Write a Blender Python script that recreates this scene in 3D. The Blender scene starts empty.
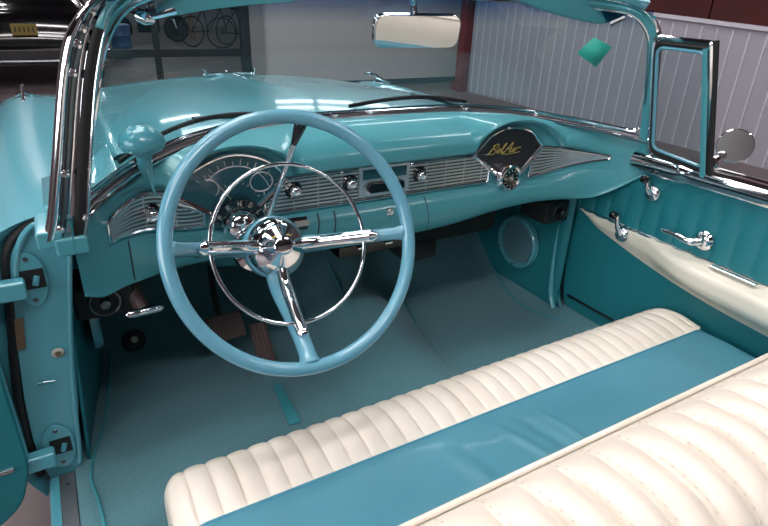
import bpy, math, random
from mathutils import Vector as V, Matrix
random.seed(4)
C = bpy.context.scene.collection
PI = math.pi
# ------------------------------------------------------------------ camera
CAM = V((-.711, -1.1719, 1.3613)); YAW, PIT, ROL, FPX = [math.radians(a) for a in (30.755, 25.711, 2.435)] + [562.59]
fw = V((math.sin(YAW)*math.cos(PIT), math.cos(YAW)*math.cos(PIT), -math.sin(PIT)))
rt = V((math.cos(YAW), -math.sin(YAW), 0)); up = rt.cross(fw)
R_ = rt*math.cos(ROL) + up*math.sin(ROL); U_ = -rt*math.sin(ROL) + up*math.cos(ROL)
cd = bpy.data.cameras.new('camera'); cam = bpy.data.objects.new('camera', cd); C.objects.link(cam)
m = Matrix((R_, U_, -fw)).transposed().to_4x4(); m.translation = CAM; cam.matrix_world = m
cd.sensor_width = 36; cd.lens = FPX/768*36; cd.clip_start = .02
bpy.context.scene.camera = cam
def at(px, py, **k):
    d = R_*((px-384)/FPX) + U_*(-(py-263)/FPX) + fw
    a = 'xyz'.index(list(k)[0]); return CAM + d*((list(k.values())[0]-CAM[a])/d[a])

# ------------------------------------------------------------------ materials
def srgb(r, g, b):
    f = lambda c: (c/255/12.92) if c/255 <= .04045 else ((c/255+.055)/1.055)**2.4
    return (f(r), f(g), f(b), 1)
def mat(name, col, rough=.5, metal=0, coat=0, spec=.5, bump=None, var=None, sheen=0):
    m = bpy.data.materials.new(name); m.use_nodes = True; nt = m.node_tree; b = nt.nodes['Principled BSDF']
    b.inputs['Base Color'].default_value = col; b.inputs['Roughness'].default_value = rough
    b.inputs['Metallic'].default_value = metal; b.inputs['Coat Weight'].default_value = coat
    b.inputs['Coat Roughness'].default_value = .06; b.inputs['Specular IOR Level'].default_value = spec
    b.inputs['Sheen Weight'].default_value = sheen
    tc = nt.nodes.new('ShaderNodeTexCoord')
    if bump:
        n = nt.nodes.new('ShaderNodeTexNoise'); n.inputs['Scale'].default_value = bump[0]; n.inputs['Detail'].default_value = 4
        nt.links.new(tc.outputs['Object'], n.inputs['Vector'])
        bp = nt.nodes.new('ShaderNodeBump'); bp.inputs['Strength'].default_value = bump[1]; bp.inputs['Distance'].default_value = bump[2]
        nt.links.new(n.outputs['Fac'], bp.inputs['Height']); nt.links.new(bp.outputs['Normal'], b.inputs['Normal'])
    if var:
        n = nt.nodes.new('ShaderNodeTexNoise'); n.inputs['Scale'].default_value = var[0]; n.inputs['Detail'].default_value = 6
        nt.links.new(tc.outputs['Object'], n.inputs['Vector'])
        mx = nt.nodes.new('ShaderNodeMix'); mx.data_type = 'RGBA'
        mx.inputs[6].default_value = col; mx.inputs[7].default_value = var[1]
        rp = nt.nodes.new('ShaderNodeMapRange'); rp.inputs[1].default_value = .35; rp.inputs[2].default_value = .65
        nt.links.new(n.outputs['Fac'], rp.inputs[0]); nt.links.new(rp.outputs[0], mx.inputs[0])
        nt.links.new(mx.outputs[2], b.inputs['Base Color'])
    return m
M = {}
M['paint'] = mat('teal_paint', srgb(84,160,174), .3, 0, .9)
M['dashpaint'] = mat('teal_dash_paint', srgb(72,148,158), .38, 0, .35)
M['wheelplastic'] = mat('light_teal_plastic', srgb(98,156,176), .25, 0, .6)
M['vinyl_teal'] = mat('dark_teal_vinyl', srgb(26,116,126), .5, 0, .1, bump=(400,.15,.001))
M['seat_blue'] = mat('blue_seat_vinyl', srgb(70,132,148), .42, 0, .1, bump=(220,.12,.001), var=(9, srgb(65,126,143)))
M['white_vinyl'] = mat('cream_white_vinyl', srgb(224,215,201), .42, 0, .15, bump=(260,.1,.001), var=(7, srgb(216,206,191)))
M['sweep'] = mat('cream_armrest_vinyl', srgb(222,216,200), .45, 0, .1, bump=(300,.1,.001))
M['stitch'] = mat('tan_stitching', srgb(196,176,162), .7)
M['band'] = mat('dull_grey_molding', srgb(120,112,116), .3, .9)
M['carpet'] = mat('teal_carpet', srgb(88,130,138), .95, 0, 0, .1, bump=(900,.3,.002), var=(160, srgb(80,122,131)), sheen=.2)
M['heel'] = mat('teal_binding', srgb(52,134,144), .6)
M['piping'] = mat('teal_piping', srgb(50,128,150), .5)
M['chrome'] = mat('chrome', (.86,.85,.88,1), .07, 1)
M['satin'] = mat('satin_metal', (.62,.61,.62,1), .28, 1)
M['steel'] = mat('scuffed_sill_metal', (.30,.31,.32,1), .45, 1)
M['black'] = mat('black_rubber', srgb(24,22,24), .6)
M['rubber'] = mat('brown_black_rubber', srgb(80,62,60), .55)
M['glossblack'] = mat('gloss_black', srgb(14,13,15), .12, 0, .6)
M['maroon'] = mat('dark_speaker_panel', srgb(28,20,26), .35, 0, .3)
M['gold'] = mat('gold_script', srgb(214,186,110), .35, .6)
M['ivory'] = mat('ivory_mark', srgb(170,170,160), .5)
M['mirror'] = mat('mirror_glass', (.92,.92,.92,1), .01, 1)
M['dial'] = mat('dial_teal', srgb(30,74,84), .25, 0, .5)
M['sticker'] = mat('green_sticker', srgb(60,190,170), .5)
M['brown'] = mat('brown_metal_tag', srgb(120,100,80), .4, .5)
M['underdash'] = mat('black_insulation', srgb(26,32,34), .9)
M['red'] = mat('dark_red_post', srgb(112,30,36), .5)
M['redpanel'] = mat('dark_red_wood', srgb(74,22,22), .45, 0, .1, var=(3, srgb(56,16,17)))
M['ribbed'] = mat('pale_ribbed_metal', srgb(166,163,172), .5, .0)
M['seam'] = mat('pale_rib_edge', srgb(206,204,212), .4, .0)
M['garage'] = mat('grey_garage_door', srgb(196,186,186), .6)
M['plaster'] = mat('grey_wall_plaster', srgb(150,140,140), .8, var=(2, srgb(138,129,130)))
M['ceilm'] = mat('dark_ceiling', srgb(70,66,70), .9)
M['concrete'] = mat('brown_grey_concrete', srgb(116,104,104), .42, 0, .0, var=(2.5, srgb(98,88,88)), bump=(30,.1,.002))
M['darkframe'] = mat('dark_frame', srgb(34,32,36), .5)
M['blackcar'] = mat('black_car_paint', srgb(10,9,12), .15, 0, 1)
M['plate'] = mat('yellow_plate', srgb(120,104,44), .5)
M['bike'] = mat('dark_bicycle_metal', srgb(30,38,44), .4, .4)
M['bluedrum'] = mat('blue_plastic', srgb(70,96,140), .4)
M['orange'] = mat('orange_brown_wood', srgb(150,100,60), .6)
M['lens'] = mat('dark_lens', srgb(18,18,20), .08, 0, 1)
def emis(name, col, s):
    m = bpy.data.materials.new(name); m.use_nodes = True; b = m.node_tree.nodes['Principled BSDF']
    b.inputs['Base Color'].default_value = (0,0,0,1); b.inputs['Emission Color'].default_value = col; b.inputs['Emission Strength'].default_value = s
    return m
def glass(name, tint, refl=.5, band=None):
    m = bpy.data.materials.new(name); m.use_nodes = True; nt = m.node_tree; nt.nodes.clear()
    o = nt.nodes.new('ShaderNodeOutputMaterial'); t = nt.nodes.new('ShaderNodeBsdfTransparent'); g = nt.nodes.new('ShaderNodeBsdfGlossy')
    t.inputs[0].default_value = tint; g.inputs['Roughness'].default_value = .02
    fr = nt.nodes.new('ShaderNodeFresnel'); fr.inputs['IOR'].default_value = 1.45
    mu = nt.nodes.new('ShaderNodeMath'); mu.operation = 'MULTIPLY'; mu.inputs[1].default_value = refl
    mx = nt.nodes.new('ShaderNodeMixShader'); nt.links.new(fr.outputs[0], mu.inputs[0]); nt.links.new(mu.outputs[0], mx.inputs[0])
    nt.links.new(t.outputs[0], mx.inputs[1]); nt.links.new(g.outputs[0], mx.inputs[2]); nt.links.new(mx.outputs[0], o.inputs[0])
    if band:   # tinted shade band near the top of the glass
        tc = nt.nodes.new('ShaderNodeTexCoord'); sp = nt.nodes.new('ShaderNodeSeparateXYZ'); mr = nt.nodes.new('ShaderNodeMapRange')
        nt.links.new(tc.outputs['Object'], sp.inputs[0]); nt.links.new(sp.outputs[2], mr.inputs[0])
        mr.inputs[1].default_value = band[0]; mr.inputs[2].default_value = band[1]
        cx = nt.nodes.new('ShaderNodeMix'); cx.data_type = 'RGBA'; cx.inputs[6].default_value = tint; cx.inputs[7].default_value = band[2]
        nt.links.new(mr.outputs[0], cx.inputs[0]); nt.links.new(cx.outputs[2], t.inputs[0])
    return m
M['glass'] = glass('windshield_glass', (.66,.80,.80,1), .10, (1.30,1.350,(.12,.25,.5,1)))
M['ventglass'] = glass('vent_glass', (.66,.76,.76,1), .25)
M['lensglass'] = glass('dial_glass', (.85,.9,.9,1), 1.6)

# ------------------------------------------------------------------ mesh building
def sgn(a): return 1 if a >= 0 else -1
def lerp(a, b, t): return a+(b-a)*t
def sm(a, b, x):
    t = max(0, min(1, (x-a)/(b-a))); return t*t*(3-2*t)
def spline(p, n=8, closed=False):
    p = [V(q) for q in p]; L = len(p); out = []
    for i in range(L if closed else L-1):
        g = (lambda k: p[k % L]) if closed else (lambda k: p[max(0, min(L-1, k))])
        a, b, c, d = g(i-1), g(i), g(i+1), g(i+2)
        for j in range(n):
            t = j/n; out.append(.5*((2*b)+(c-a)*t+(2*a-5*b+4*c-d)*t*t+(-a+3*b-3*c+d)*t**3))
    if not closed: out.append(p[-1])
    return out
class MB:
    def __init__(s): s.v = []; s.f = []; s.mi = []; s.cur = 0
    def face(s, idx): s.f.append(idx); s.mi.append(s.cur)
    def grid(s, rows, cu=False, cv=False):
        o = len(s.v); n = len(rows); k = len(rows[0])
        for r in rows: s.v += [V(p) for p in r]
        for i in range(n if cu else n-1):
            for j in range(k if cv else k-1):
                s.face((o+i*k+j, o+i*k+(j+1) % k, o+((i+1) % n)*k+(j+1) % k, o+((i+1) % n)*k+j))
        return s
    def ngon(s, pts):
        o = len(s.v); s.v += [V(p) for p in pts]; s.face(tuple(range(o, o+len(pts)))); return s
    def tube(s, path, r, n=12, closed=False, flat=1, capped=True):
        path = [V(p) for p in path]; L = len(path); rs = r if isinstance(r, (list, tuple)) else [r]*L
        T = []
        for i in range(L):
            a = path[(i-1) % L] if closed or i else path[0]; b = path[(i+1) % L] if closed or i < L-1 else path[-1]
            T.append((b-a).normalized())
        ref = V((0,0,1)) if abs(T[0].z) < .9 else V((0,1,0))
        N = (ref - T[0]*ref.dot(T[0])).normalized(); rows = []
        for i in range(L):
            N = (N - T[i]*N.dot(T[i])).normalized(); B = T[i].cross(N)
            rows.append([path[i]+N*math.cos(2*PI*j/n)*rs[i]+B*math.sin(2*PI*j/n)*rs[i]*flat for j in range(n)])
        s.grid(rows, closed, True)
        if not closed and capped: s.ngon(rows[0][::-1]); s.ngon(rows[-1])
        return s
    def lathe(s, prof, o, ax, n=32):
        o = V(o); ax = V(ax).normalized(); ref = V((0,0,1)) if abs(ax.z) < .9 else V((1,0,0))
        a = ref.cross(ax).normalized(); b = ax.cross(a)
        rows = [[o+ax*h+(a*math.cos(2*PI*j/n)+b*math.sin(2*PI*j/n))*max(r, 1e-4) for j in range(n)] for r, h in prof]
        return s.grid(rows, False, True)
    def prism(s, poly, d):
        """poly: 3D planar outline, d: extrusion vector"""
        poly = [V(p) for p in poly]; d = V(d); q = [p+d for p in poly]; n = len(poly)
        s.ngon(poly[::-1]); s.ngon(q)
        for i in range(n): s.ngon([poly[i], poly[(i+1) % n], q[(i+1) % n], q[i]])
        return s
    def box(s, c, sz, X=(1,0,0), Y=(0,1,0)):
        X = V(X).normalized(); Y = V(Y); Y = (Y-X*Y.dot(X)).normalized(); Z = X.cross(Y); c = V(c)
        a, b, h = X*sz[0]/2, Y*sz[1]/2, Z*sz[2]/2
        return s.prism([c-a-b-h, c+a-b-h, c+a+b-h, c-a+b-h], h*2)
    def build(s, name, m, parent=None, bevel=0, sub=0, solid=0, smooth=40, mirror=False, weld=True):
        vs, fs, mi = list(s.v), list(s.f), list(s.mi)
        if mirror: vs = [V((-p.x, p.y, p.z)) for p in vs]; fs = [tuple(reversed(f)) for f in fs]
        me = bpy.data.meshes.new(name); me.from_pydata([tuple(p) for p in vs], [], fs)
        ms = m if isinstance(m, (list, tuple)) else [m]
        for q in ms: me.materials.append(M[q] if isinstance(q, str) else q)
        for p, k in zip(me.polygons, mi): p.material_index = k
        o = bpy.data.objects.new(name, me); C.objects.link(o)
        import bmesh
        bm = bmesh.new(); bm.from_mesh(me)
        if weld: bmesh.ops.remove_doubles(bm, verts=bm.verts, dist=1e-5)
        bmesh.ops.recalc_face_normals(bm, faces=bm.faces)
        for e in bm.edges:
            if len(e.link_faces) == 2 and e.calc_face_angle(0) > math.radians(smooth): e.smooth = False
        for f in bm.faces: f.smooth = True
        bm.to_mesh(me); bm.free()
        if solid: md = o.modifiers.new('solid', 'SOLIDIFY'); md.thickness = solid; md.offset = 0
        if bevel: md = o.modifiers.new('bevel', 'BEVEL'); md.width = bevel; md.segments = 3; md.limit_method = 'ANGLE'; md.angle_limit = .6; md.harden_normals = True
        if sub: md = o.modifiers.new('sub', 'SUBSURF'); md.levels = sub; md.render_levels = sub
        if parent: o.parent = parent
        return o
def tag(o, label=None, cat=None, group=None, kind=None):
    if label: o['label'] = label
    if cat: o['category'] = cat
    if group: o['group'] = group
    if kind: o['kind'] = kind
    return o
def empty(name, loc=(0,0,0), **k):
    o = bpy.data.objects.new(name, None); C.objects.link(o); o.location = loc; o.empty_display_size = .1; return tag(o, **k)
def rpoly(pts, r, n=6):
    """round the corners of a planar polygon"""
    pts = [V(p) for p in pts]; L = len(pts); out = []
    for i in range(L):
        p, a, b = pts[i], pts[i-1], pts[(i+1) % L]; rr = r[i] if isinstance(r, (list, tuple)) else r
        u, w = a-p, b-p; d = min(rr, u.length*.49, w.length*.49); A = p+u.normalized()*d; B = p+w.normalized()*d
        if d < 1e-5: out.append(p); continue
        for j in range(n+1):
            t = j/n; out.append(A*(1-t)**2+p*2*t*(1-t)+B*t*t)
    return out

car = empty('convertible_car', (0,0,0), label='teal and cream vintage convertible seen from above its open driver side', cat='car')

# ================================================================== dashboard
def yw(x): return .15-.33*min(1.06, abs(x)/.71)**4
def zw(x): return 1.070-.052*min(1.03, abs(x)/.69)**3
def pw(x, T):
    for i in range(len(T)-1):
        if T[i][0] <= x <= T[i+1][0]:
            a, b, c, d = T[max(0, i-1)], T[i], T[i+1], T[min(len(T)-1, i+2)]; h = c[0]-b[0]; t = (x-b[0])/h
            m0 = (c[1]-a[1])/(c[0]-a[0])*h; m1 = (d[1]-b[1])/(d[0]-b[0])*h
            return (2*t**3-3*t*t+1)*b[1]+(t**3-2*t*t+t)*m0+(-2*t**3+3*t*t)*c[1]+(t**3-t*t)*m1
    return T[-1][1] if x > T[-1][0] else T[0][1]
YD = [(0,.02),(.35,.02),(.45,.012),(.52,-.006),(.58,-.038),(.63,-.075),(.67,-.118),(.70,-.165),(.725,-.215)]
ZL = [(0,.768),(.20,.775),(.35,.793),(.50,.808),(.60,.818),(.65,.830),(.69,.855),(.725,.905)]
def yd(x): return pw(abs(x), YD)
FC = .397
def arc(x):
    t = (abs(x)-FC)/.15; return .955+.09*math.sqrt(max(0, 1-t*t)) if abs(t) < 1 else 0
def ztop(x):
    a = abs(x); base = .972-.012*sm(.55, .68, a)+(.036*sm(.50, .60, a) if x < 0 else 0); return max(base, arc(x))
def zbot(x): return .882+.035*sm(.45, .68, abs(x))+(.010*sm(.50, .60, -x))
def zlow(x): return pw(abs(x), ZL)+(.03*sm(.64,.725,x) if x > 0 else -.02*sm(.64,.725,-x))
dash = MB(); rows = []
NX = 150
for i in range(NX+1):
    x = -.722+1.444*i/NX; y0, z0, Y = yw(x), zw(x), yd(x); zt, zb, zl = ztop(x), zbot(x), zlow(x); zb = max(zb, zl+.01)
    fold = .018*(1-sm(.50, .70, abs(x)))
    pr = [(y0+.04, z0-.012), (y0, z0), (lerp(y0, Y-fold, .45), z0+.002), (lerp(y0, Y-fold, .8), lerp(z0, zt, .22)), (Y-fold*1.5, lerp(z0, zt, .55)), (Y-fold*1.9, zt+.016),
          (Y-fold*1.5, zt+.008), (Y, zt+.003), (Y, zt-.004), (Y, (zt+zb)/2), (Y, zb), (Y-fold*.5, zb-.006), (Y-fold*1.5, lerp(zb, zl, .25)), (Y-fold*1.9, lerp(zb, zl, .55)),
          (Y-fold*1.5, lerp(zb, zl, .88)), (Y-.004, zl), (Y+.03, zl-.004), (Y+.08, zl+.004)]
    rows.append([V((x, a, b)) for a, b in spline([(p[0], p[1], 0) for p in pr], 4) and [(q.x, q.y) for q in spline([(p[0], p[1], 0) for p in pr], 4)]])
dash.grid(rows)
dashb = dash.build('dashboard', 'dashpaint', car, smooth=80)

def on(x, z, d=0): return V((x, yd(x)-d, z))
def strip_on(pts, w, h, name, m, parent, closed=False):
    """low raised bead following (x,z) points on the dash face"""
    mb = MB(); mb.tube([on(x, z, h*.6) for x, z in pts], w, 8, closed, capped=True); return mb.build(name, m, parent)
def xz(a): return [(p.x, p.y) for p in a]
# ribbed bright trim panels: outline in (x,z), left, centre, right
fanw = lambda s: None
def fan_pts(s, g=0):
    """outline of the fan (x,z) on side s, grown by g"""
    cx = s*FC; o = []
    ow, iw = (.102, .132) if s > 0 else (.136, .116); oz = .980 if s > 0 else .957
    out_, in_ = (cx+s*(ow+g)), (cx-s*(iw+g))
    a0 = spline([(out_, oz, 0), (cx+s*(ow-.012), .990+g, 0), (cx+s*(.056 if s > 0 else .062), 1.023+g, 0), (cx-(.010 if s > 0 else 0), 1.036+g, 0), (cx-s*(.070 if s > 0 else .062), 1.022+g, 0), (cx-s*.105, .992+g, 0), (in_, .967, 0)], 6)
    o = [(p.x, p.y) for p in a0]; o += [(cx-s*(.022+g*.5), .892-g), (cx+s*(.022+g*.5), .892-g)]
    return o
def zfan(x, s):
    """lower boundary of the fan V at x"""
    cx = s*FC; t = abs(x-cx); return .892+(t-.022)/(.10)*(.955-.892) if t > .022 else .892
def trim_panel(x0, x1, lab):
    b = MB(); b.cur = 0; n = 90; rows = []
    def zr(x):
        lo = zbot(x)+.004; hi = .968-.01*sm(.5, .64, abs(x))+.008*sm(.42,.5,x)+.032*sm(.50, .60, -x)
        e = .668-abs(x)
        if x < 0 and e < .05: hi = lerp(lo+.026, hi, math.sqrt(max(0, e/.05)))
        if x > 0 and e < .16: k = max(0, e/.16); hi = lerp(.957, hi, k**.42); lo = lerp(.9565, lo, k**.55)
        return lo, hi
    xs = [lerp(x0, x1, i/n) for i in range(n+1)]
    b.grid([[on(x, lerp(*zr(x), j/6), .0025) for j in range(7)] for x in xs])
    o = b.build('ribbed_trim', 'satin', dashb)
    # slats
    k = MB(); 
    for j in range(1, 9):
        t = j/9
        pts = [on(x, lerp(*zr(x), t), .004) for x in xs]
        k.tube(pts, .0025, 6)
    vx = x0+.01
    while vx < x1:
        l, h = zr(vx); k.tube([on(vx, l+.003, .005), on(vx, h-.003, .005)], .0013, 6); vx += .062
    k.build('slats', 'panelgrey', dashb)
    g = MB(); lo = [on(x, zr(x)[0], .004) for x in xs]; hi = [on(x, zr(x)[1], .004) for x in xs]
    g.tube(lo+hi[::-1], .004, 8, True); g.build('trim_edge', 'chrome', dashb)
M['slotdark'] = mat('dark_slots', srgb(58,72,78), .5, .4)
bpy.data.materials['satin_metal'].node_tree.nodes['Principled BSDF'].inputs['Base Color'].default_value = (.16,.18,.19,1)
M['panelgrey'] = mat('bright_grey_metal', (.74,.72,.73,1), .3, 1)
trim_panel(-.664, -.47, 'left'); trim_panel(-.33, .33, 'centre'); trim_panel(.47, .664, 'right')

def fan(s):
    pts = fan_pts(s); cx = s*FC
    c = on(cx, .95, .008)
    b = MB(); ring = [on(x, z, .007) for x, z in pts]; n = len(ring)
    rows = [[lerp(c, p, t) for p in ring] for t in (.02, .3, .6, .85, 1)]
    b.grid(rows, False, True); b.grid([ring, [on(x, z, -.004) for x, z in pts]], False, True)
    return b, ring
# instrument fan (driver)
b, ring = fan(-1); fanL = b.build('instrument_cluster', 'dial', dashb); fanL['label'] = 'dark fan-shaped gauge face'
g = MB(); g.tube(ring, .0045, 8, True); g.build('cluster_bezel', 'chrome', dashb)
b, ring = fan(1); fanR = b.build('speaker_fan', 'maroon', dashb); fanR['label'] = 'dark fan-shaped panel with gold Bel Air script'
g = MB(); g.tube(ring, .0045, 8, True); g.build('fan_bezel', 'chrome', dashb)
# V arms of bright metal beside both fans
for s in (-1, 1):
    cx = s*FC
    for q in (-1, 1):
        g = MB(); a = on(cx+q*((.100 if s > 0 else .130) if q*s > 0 else .124), .966, .004); e = on(cx+q*.030, .893, .010); g.tube([a, lerp(a, e, .5), e], [.006, .007, .006], 8)
        g.build('fan_arm', 'chrome', dashb)
# gauge markings
g = MB(); cx = -FC
for i in range(15):
    a = math.radians(25+130*i/14); 
    for r0, r1 in ((.100, .108 if i % 2 else .113),):
        p = on(cx+math.cos(a)*r0*1.0, .915+math.sin(a)*r0*.98, .0095); q = on(cx+math.cos(a)*r1, .915+math.sin(a)*r1*.98, .0095); g.tube([p, q], .0011, 5)
g.tube([on(cx, .925, .011), on(cx-.055, 1.0, .011)], .0012, 5)
for q in (-1, 1):
    for i in range(5):
        a = math.radians(90+q*(20+i*12)); g.tube([on(cx+math.cos(a)*.055, .915+math.sin(a)*.055, .0095), on(cx+math.cos(a)*.060, .915+math.sin(a)*.060, .0095)], .001, 5)
g.build('gauge_marks', 'ivory', dashb)
g = MB()
for q in (-1, 1):
    c = on(cx+q*.062, .968, .0085); g.tube([c+V((.026*math.cos(a), 0, .022*math.sin(a))) for a in [2*PI*i/24 for i in range(24)]], .0015, 6, True)
g.tube([on(cx+.085*math.cos(a), .925+.085*math.sin(a), .0085) for a in [math.radians(20+140*i/24) for i in range(25)]], .0014, 6)
g.build('gauge_ring', 'panelgrey', dashb)
# clock with ring on the passenger side, chrome lower shield
cc = on(FC-.012, .897, .030)
g = MB(); g.lathe([(.0,.001),(.028,.001),(.029,.004),(.035,.006),(.039,.003),(.040,-.004),(.037,-.03)], cc, (0,-1,0), 40); g.build('clock_bezel', 'chrome', dashb)
g = MB(); g.lathe([(0,.006),(.024,.005),(.029,.004),(.029,.002)], cc, (0,-1,0), 32); clk = g.build('clock_face', 'lens', dashb)
g = MB()
for i in range(12):
    a = 2*PI*i/12; g.tube([cc+V((math.cos(a)*.020, -.0068, math.sin(a)*.020)), cc+V((math.cos(a)*.025, -.0062, math.sin(a)*.025))], .0012, 5)
g.tube([cc+V((0,-.008,0)), cc+V((-.008,-.008,.004))], .001, 5); g.tube([cc+V((0,-.008,0)), cc+V((.003,-.008,.013))], .0009, 5)
g.lathe([(0,.012),(.004,.011),(.005,.005)], cc, (0,-1,0), 12)
g.build('clock_hands', 'ivory', dashb)
# Bel Air script in gold
def script(name, strokes, o, sx, sz, r, m, parent, slant=.35):
    g = MB()
    for st in strokes:
        p = spline([(a+b*slant, b, 0) for a, b in st], 6); g.tube([on(o[0]+q.x*sx, o[1]+q.y*sz+q.x*sx*.0, .0105) for q in p], r, 6)
    return g.build(name, m, parent)
S = [
 [(.0,-.1),(.15,.5),(.25,1.0),(.1,.9),(.5,1.1),(.65,.8),(.3,.5),(.62,.35),(.55,.0),(.2,-.05),(.0,.1)],
 [(.75,.2),(1.0,.35),(.95,.55),(.8,.4),(.85,.02),(1.1,.1)],
 [(1.1,.1),(1.35,.9),(1.3,1.1),(1.2,.7),(1.3,.0),(1.45,.1)],
 [(1.5,-.1),(1.75,.6),(1.95,1.15),(2.0,.5),(2.05,.0),(2.2,.1)],[(1.6,.4),(2.15,.42)],
 [(2.25,.05),(2.4,.5),(2.35,.1),(2.5,.05)],
 [(2.5,.05),(2.65,.5),(2.7,.45),(2.9,.5),(2.95,.42)],
 [(1.3,-.1),(2.0,-.22),(3.1,-.05)],
]
script('script_lettering', S, (FC-.084, .967), .036, .024, .0012, 'gold', dashb)
# lower chrome / dial letters on the gear indicator
gc = on(-FC, .885, .03)
g = MB(); g.lathe([(0,.034),(.020,.031),(.033,.019),(.039,.002),(.040,-.02),(.036,-.03)], gc, (0,-1,.15), 36); g.build('indicator_bowl', 'chrome', dashb)
g = MB(); rows = []
for i in range(25):
    a = math.radians(8+164*i/24); rows.append([gc+V((math.cos(a)*r, y, math.sin(a)*r)) for r, y in ((.040, -.002), (.043, -.007), (.057, -.005), (.059, .004))])
g.grid(rows); g.build('gear_quadrant', 'lens', dashb, solid=.002)
g = MB()
LET = {'P': [[(0,0),(0,1)],[(0,1),(.6,.9),(.6,.55),(0,.5)]], 'R': [[(0,0),(0,1)],[(0,1),(.6,.9),(.6,.55),(0,.5)],[(.2,.5),(.65,0)]], 'N': [[(0,0),(0,1)],[(0,1),(.6,0)],[(.6,0),(.6,1)]],
       'D': [[(0,0),(0,1)],[(0,1),(.5,.9),(.65,.5),(.5,.1),(0,0)]], 'L': [[(0,1),(0,0)],[(0,0),(.6,0)]]}
for i, ch in enumerate('PRNDL'):
    a = math.radians(150-30*i); c = gc+V((math.cos(a)*.050, -.0085, math.sin(a)*.050)); ux = V((math.sin(a), 0, -math.cos(a))); uz = V((math.cos(a), 0, math.sin(a)))
    for st in LET[ch]: g.tube([c+ux*(p[0]-.3)*.010+uz*(p[1]-.5)*.011 for p in st], .0009, 5)
g.build('quadrant_letters', 'ivory', dashb)
# knobs
def dface(x, z):
    """point on the bulged lower face"""
    Y, zb, zl = yd(x), zbot(x), zlow(x); t = (zb-z)/(zb-zl)
    P = [(0,0),(.006,.009),(.25,.027),(.55,.0342),(.88,.027),(1,.004)]
    for (a, u), (b_, w) in zip(P, P[1:]):
        if a <= t <= b_: return V((x, Y-lerp(u, w, (t-a)/(b_-a))*(1-sm(.50,.70,abs(x)))-.0015, z))
    return V((x, Y-.004, z))
def knob(x, z, r=.014, dark=.021, dy=0):
    c = dface(x, z)+V((0,-.001,0)) if dy else on(x, z, .004); g = MB(); g.lathe([(0,.006),(dark*.8,.006),(dark,.002),(dark,-.004)], c, (0,-1,0), 28); g.build('knob_collar', 'glossblack', dashb)
    g = MB(); g.lathe([(0,.026),(r*.5,.0255),(r*.85,.022),(r,.014),(r*.8,.008),(r*.55,.004)], c, (0,-1,.05), 28); g.build('knob', 'chrome', dashb)
knob(-.258, .937); knob(-.112, .937); knob(.092, .935); knob(-.580, .948); knob(-.497, .850, .012, .018, True)
# radio faceplate
c0 = on(0-.018, .933, .006)
g = MB(); g.prism(rpoly([on(-.088,.897,.004), on(.058,.897,.004), on(.058,.972,.004), on(-.088,.972,.004)], .004), (0,-.005,0)); g.build('radio_faceplate', 'panelgrey', dashb, bevel=.001)
g = MB(); g.prism([on(-.078,.940,.009), on(.048,.940,.009), on(.048,.965,.009), on(-.078,.965,.009)], (0,-.002,0)); g.build('radio_dial', 'dial', dashb)
g = MB(); g.prism(rpoly([on(-.066,.905,.009), on(.040,.905,.009), on(.040,.931,.009), on(-.066,.931,.009)], .012), (0,-.010,0)); g.build('radio_buttons', 'glossblack', dashb, bevel=.002)
# lower dash pieces
def dlow(x, z): return V((x, yd(x)-.03, z))
g = MB(); g.box(dlow(-.262,.862), (.05,.012,.03)); g.build('lighter_plate', 'glossblack', dashb, bevel=.002)
g = MB(); g.box(dlow(-.254,.866)+V((0,-.012,0)), (.034,.014,.011)); g.build('heater_lever', 'ivory', dashb, bevel=.002)
g = MB(); g.tube([dlow(-.27,.845), dlow(-.262,.815)], .004, 8); g.build('lever_stem', 'black', dashb)
g = MB(); g.lathe([(0,.012),(.005,.011),(.006,.004),(.010,.003),(.011,-.004)], dlow(-.009,.853), (0,-1,0), 20); g.build('glovebox_lock', 'chrome', dashb)
def seamline(pts, name='dash_seam', r=.0016, m='slotdark'):
    g = MB(); g.tube(pts, r, 6); return g.build(name, m, dashb)
for xa, xb in ((-.203, -.235), (-.160, -.185)):
    seamline([dface(lerp(xa, xb, t*t), lerp(zbot(xa)-.008, zlow(xb)+.004, t)) for t in [i/8 for i in range(9)]], r=.0022)
seamline([dface(-.632, lerp(zbot(-.632)-.008, zlow(-.632)+.004, i/8)) for i in range(9)])
seamline([dface(.105+.01*i/8, lerp(.878, .785, i/8)) for i in range(9)], r=.0010)
# bolts on the dash top edge and left corner
for x in (-.10, .0, .30, .50, .62):
    g = MB(); g.lathe([(0,.004),(.004,.003),(.005,-.002)], (x, yw(x)-.032, zw(x)+.008), (0,-.3,1), 10); g.build('screw_head', 'chrome', dashb)

# under-dash hardware
g = MB(); g.box((-.035,.09,.745), (.20,.13,.032)); g.build('heater_control', 'glossblack', dashb, bevel=.003)
for x in (-.072, .010): g = MB(); g.box((x,.022,.752), (.022,.010,.006)); g.build('control_tab', 'chrome', dashb, bevel=.001)
g = MB(); g.box((.30,.25,.73), (.34,.28,.11)); g.box((.18,.20,.66), (.12,.2,.07)); g.build('heater_box', 'underdash', dashb, bevel=.02)
g = MB(); g.box((0,.34,.80), (1.30,.42,.06)); g.build('cowl_underside', 'underdash', dashb)
for s in (-1, 1):
    c = V(((.655 if s > 0 else -.690),.085,.740)); g = MB(); g.box(c, (.12,.12,.075)); g.build('vent_box', 'underdash', dashb, bevel=.008)
    g = MB(); g.tube([c+V((.030*math.cos(a)-s*.0, -.064, .030*math.sin(a))) for a in [2*PI*i/28 for i in range(28)]], .0022, 6, True); g.lathe([(0,.02),(.01,.018),(.012,0)], c+V((0,-.058,0)), (0,-1,0), 16); g.build('vent_ring', 'satin', dashb)
c = at(171, 263, y=.0); g = MB(); g.tube([at(150, 269, y=-.02), at(206, 255, y=-.02)], .005, 8, flat=1); g.build('underdash_rail', 'chrome', dashb)

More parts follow.
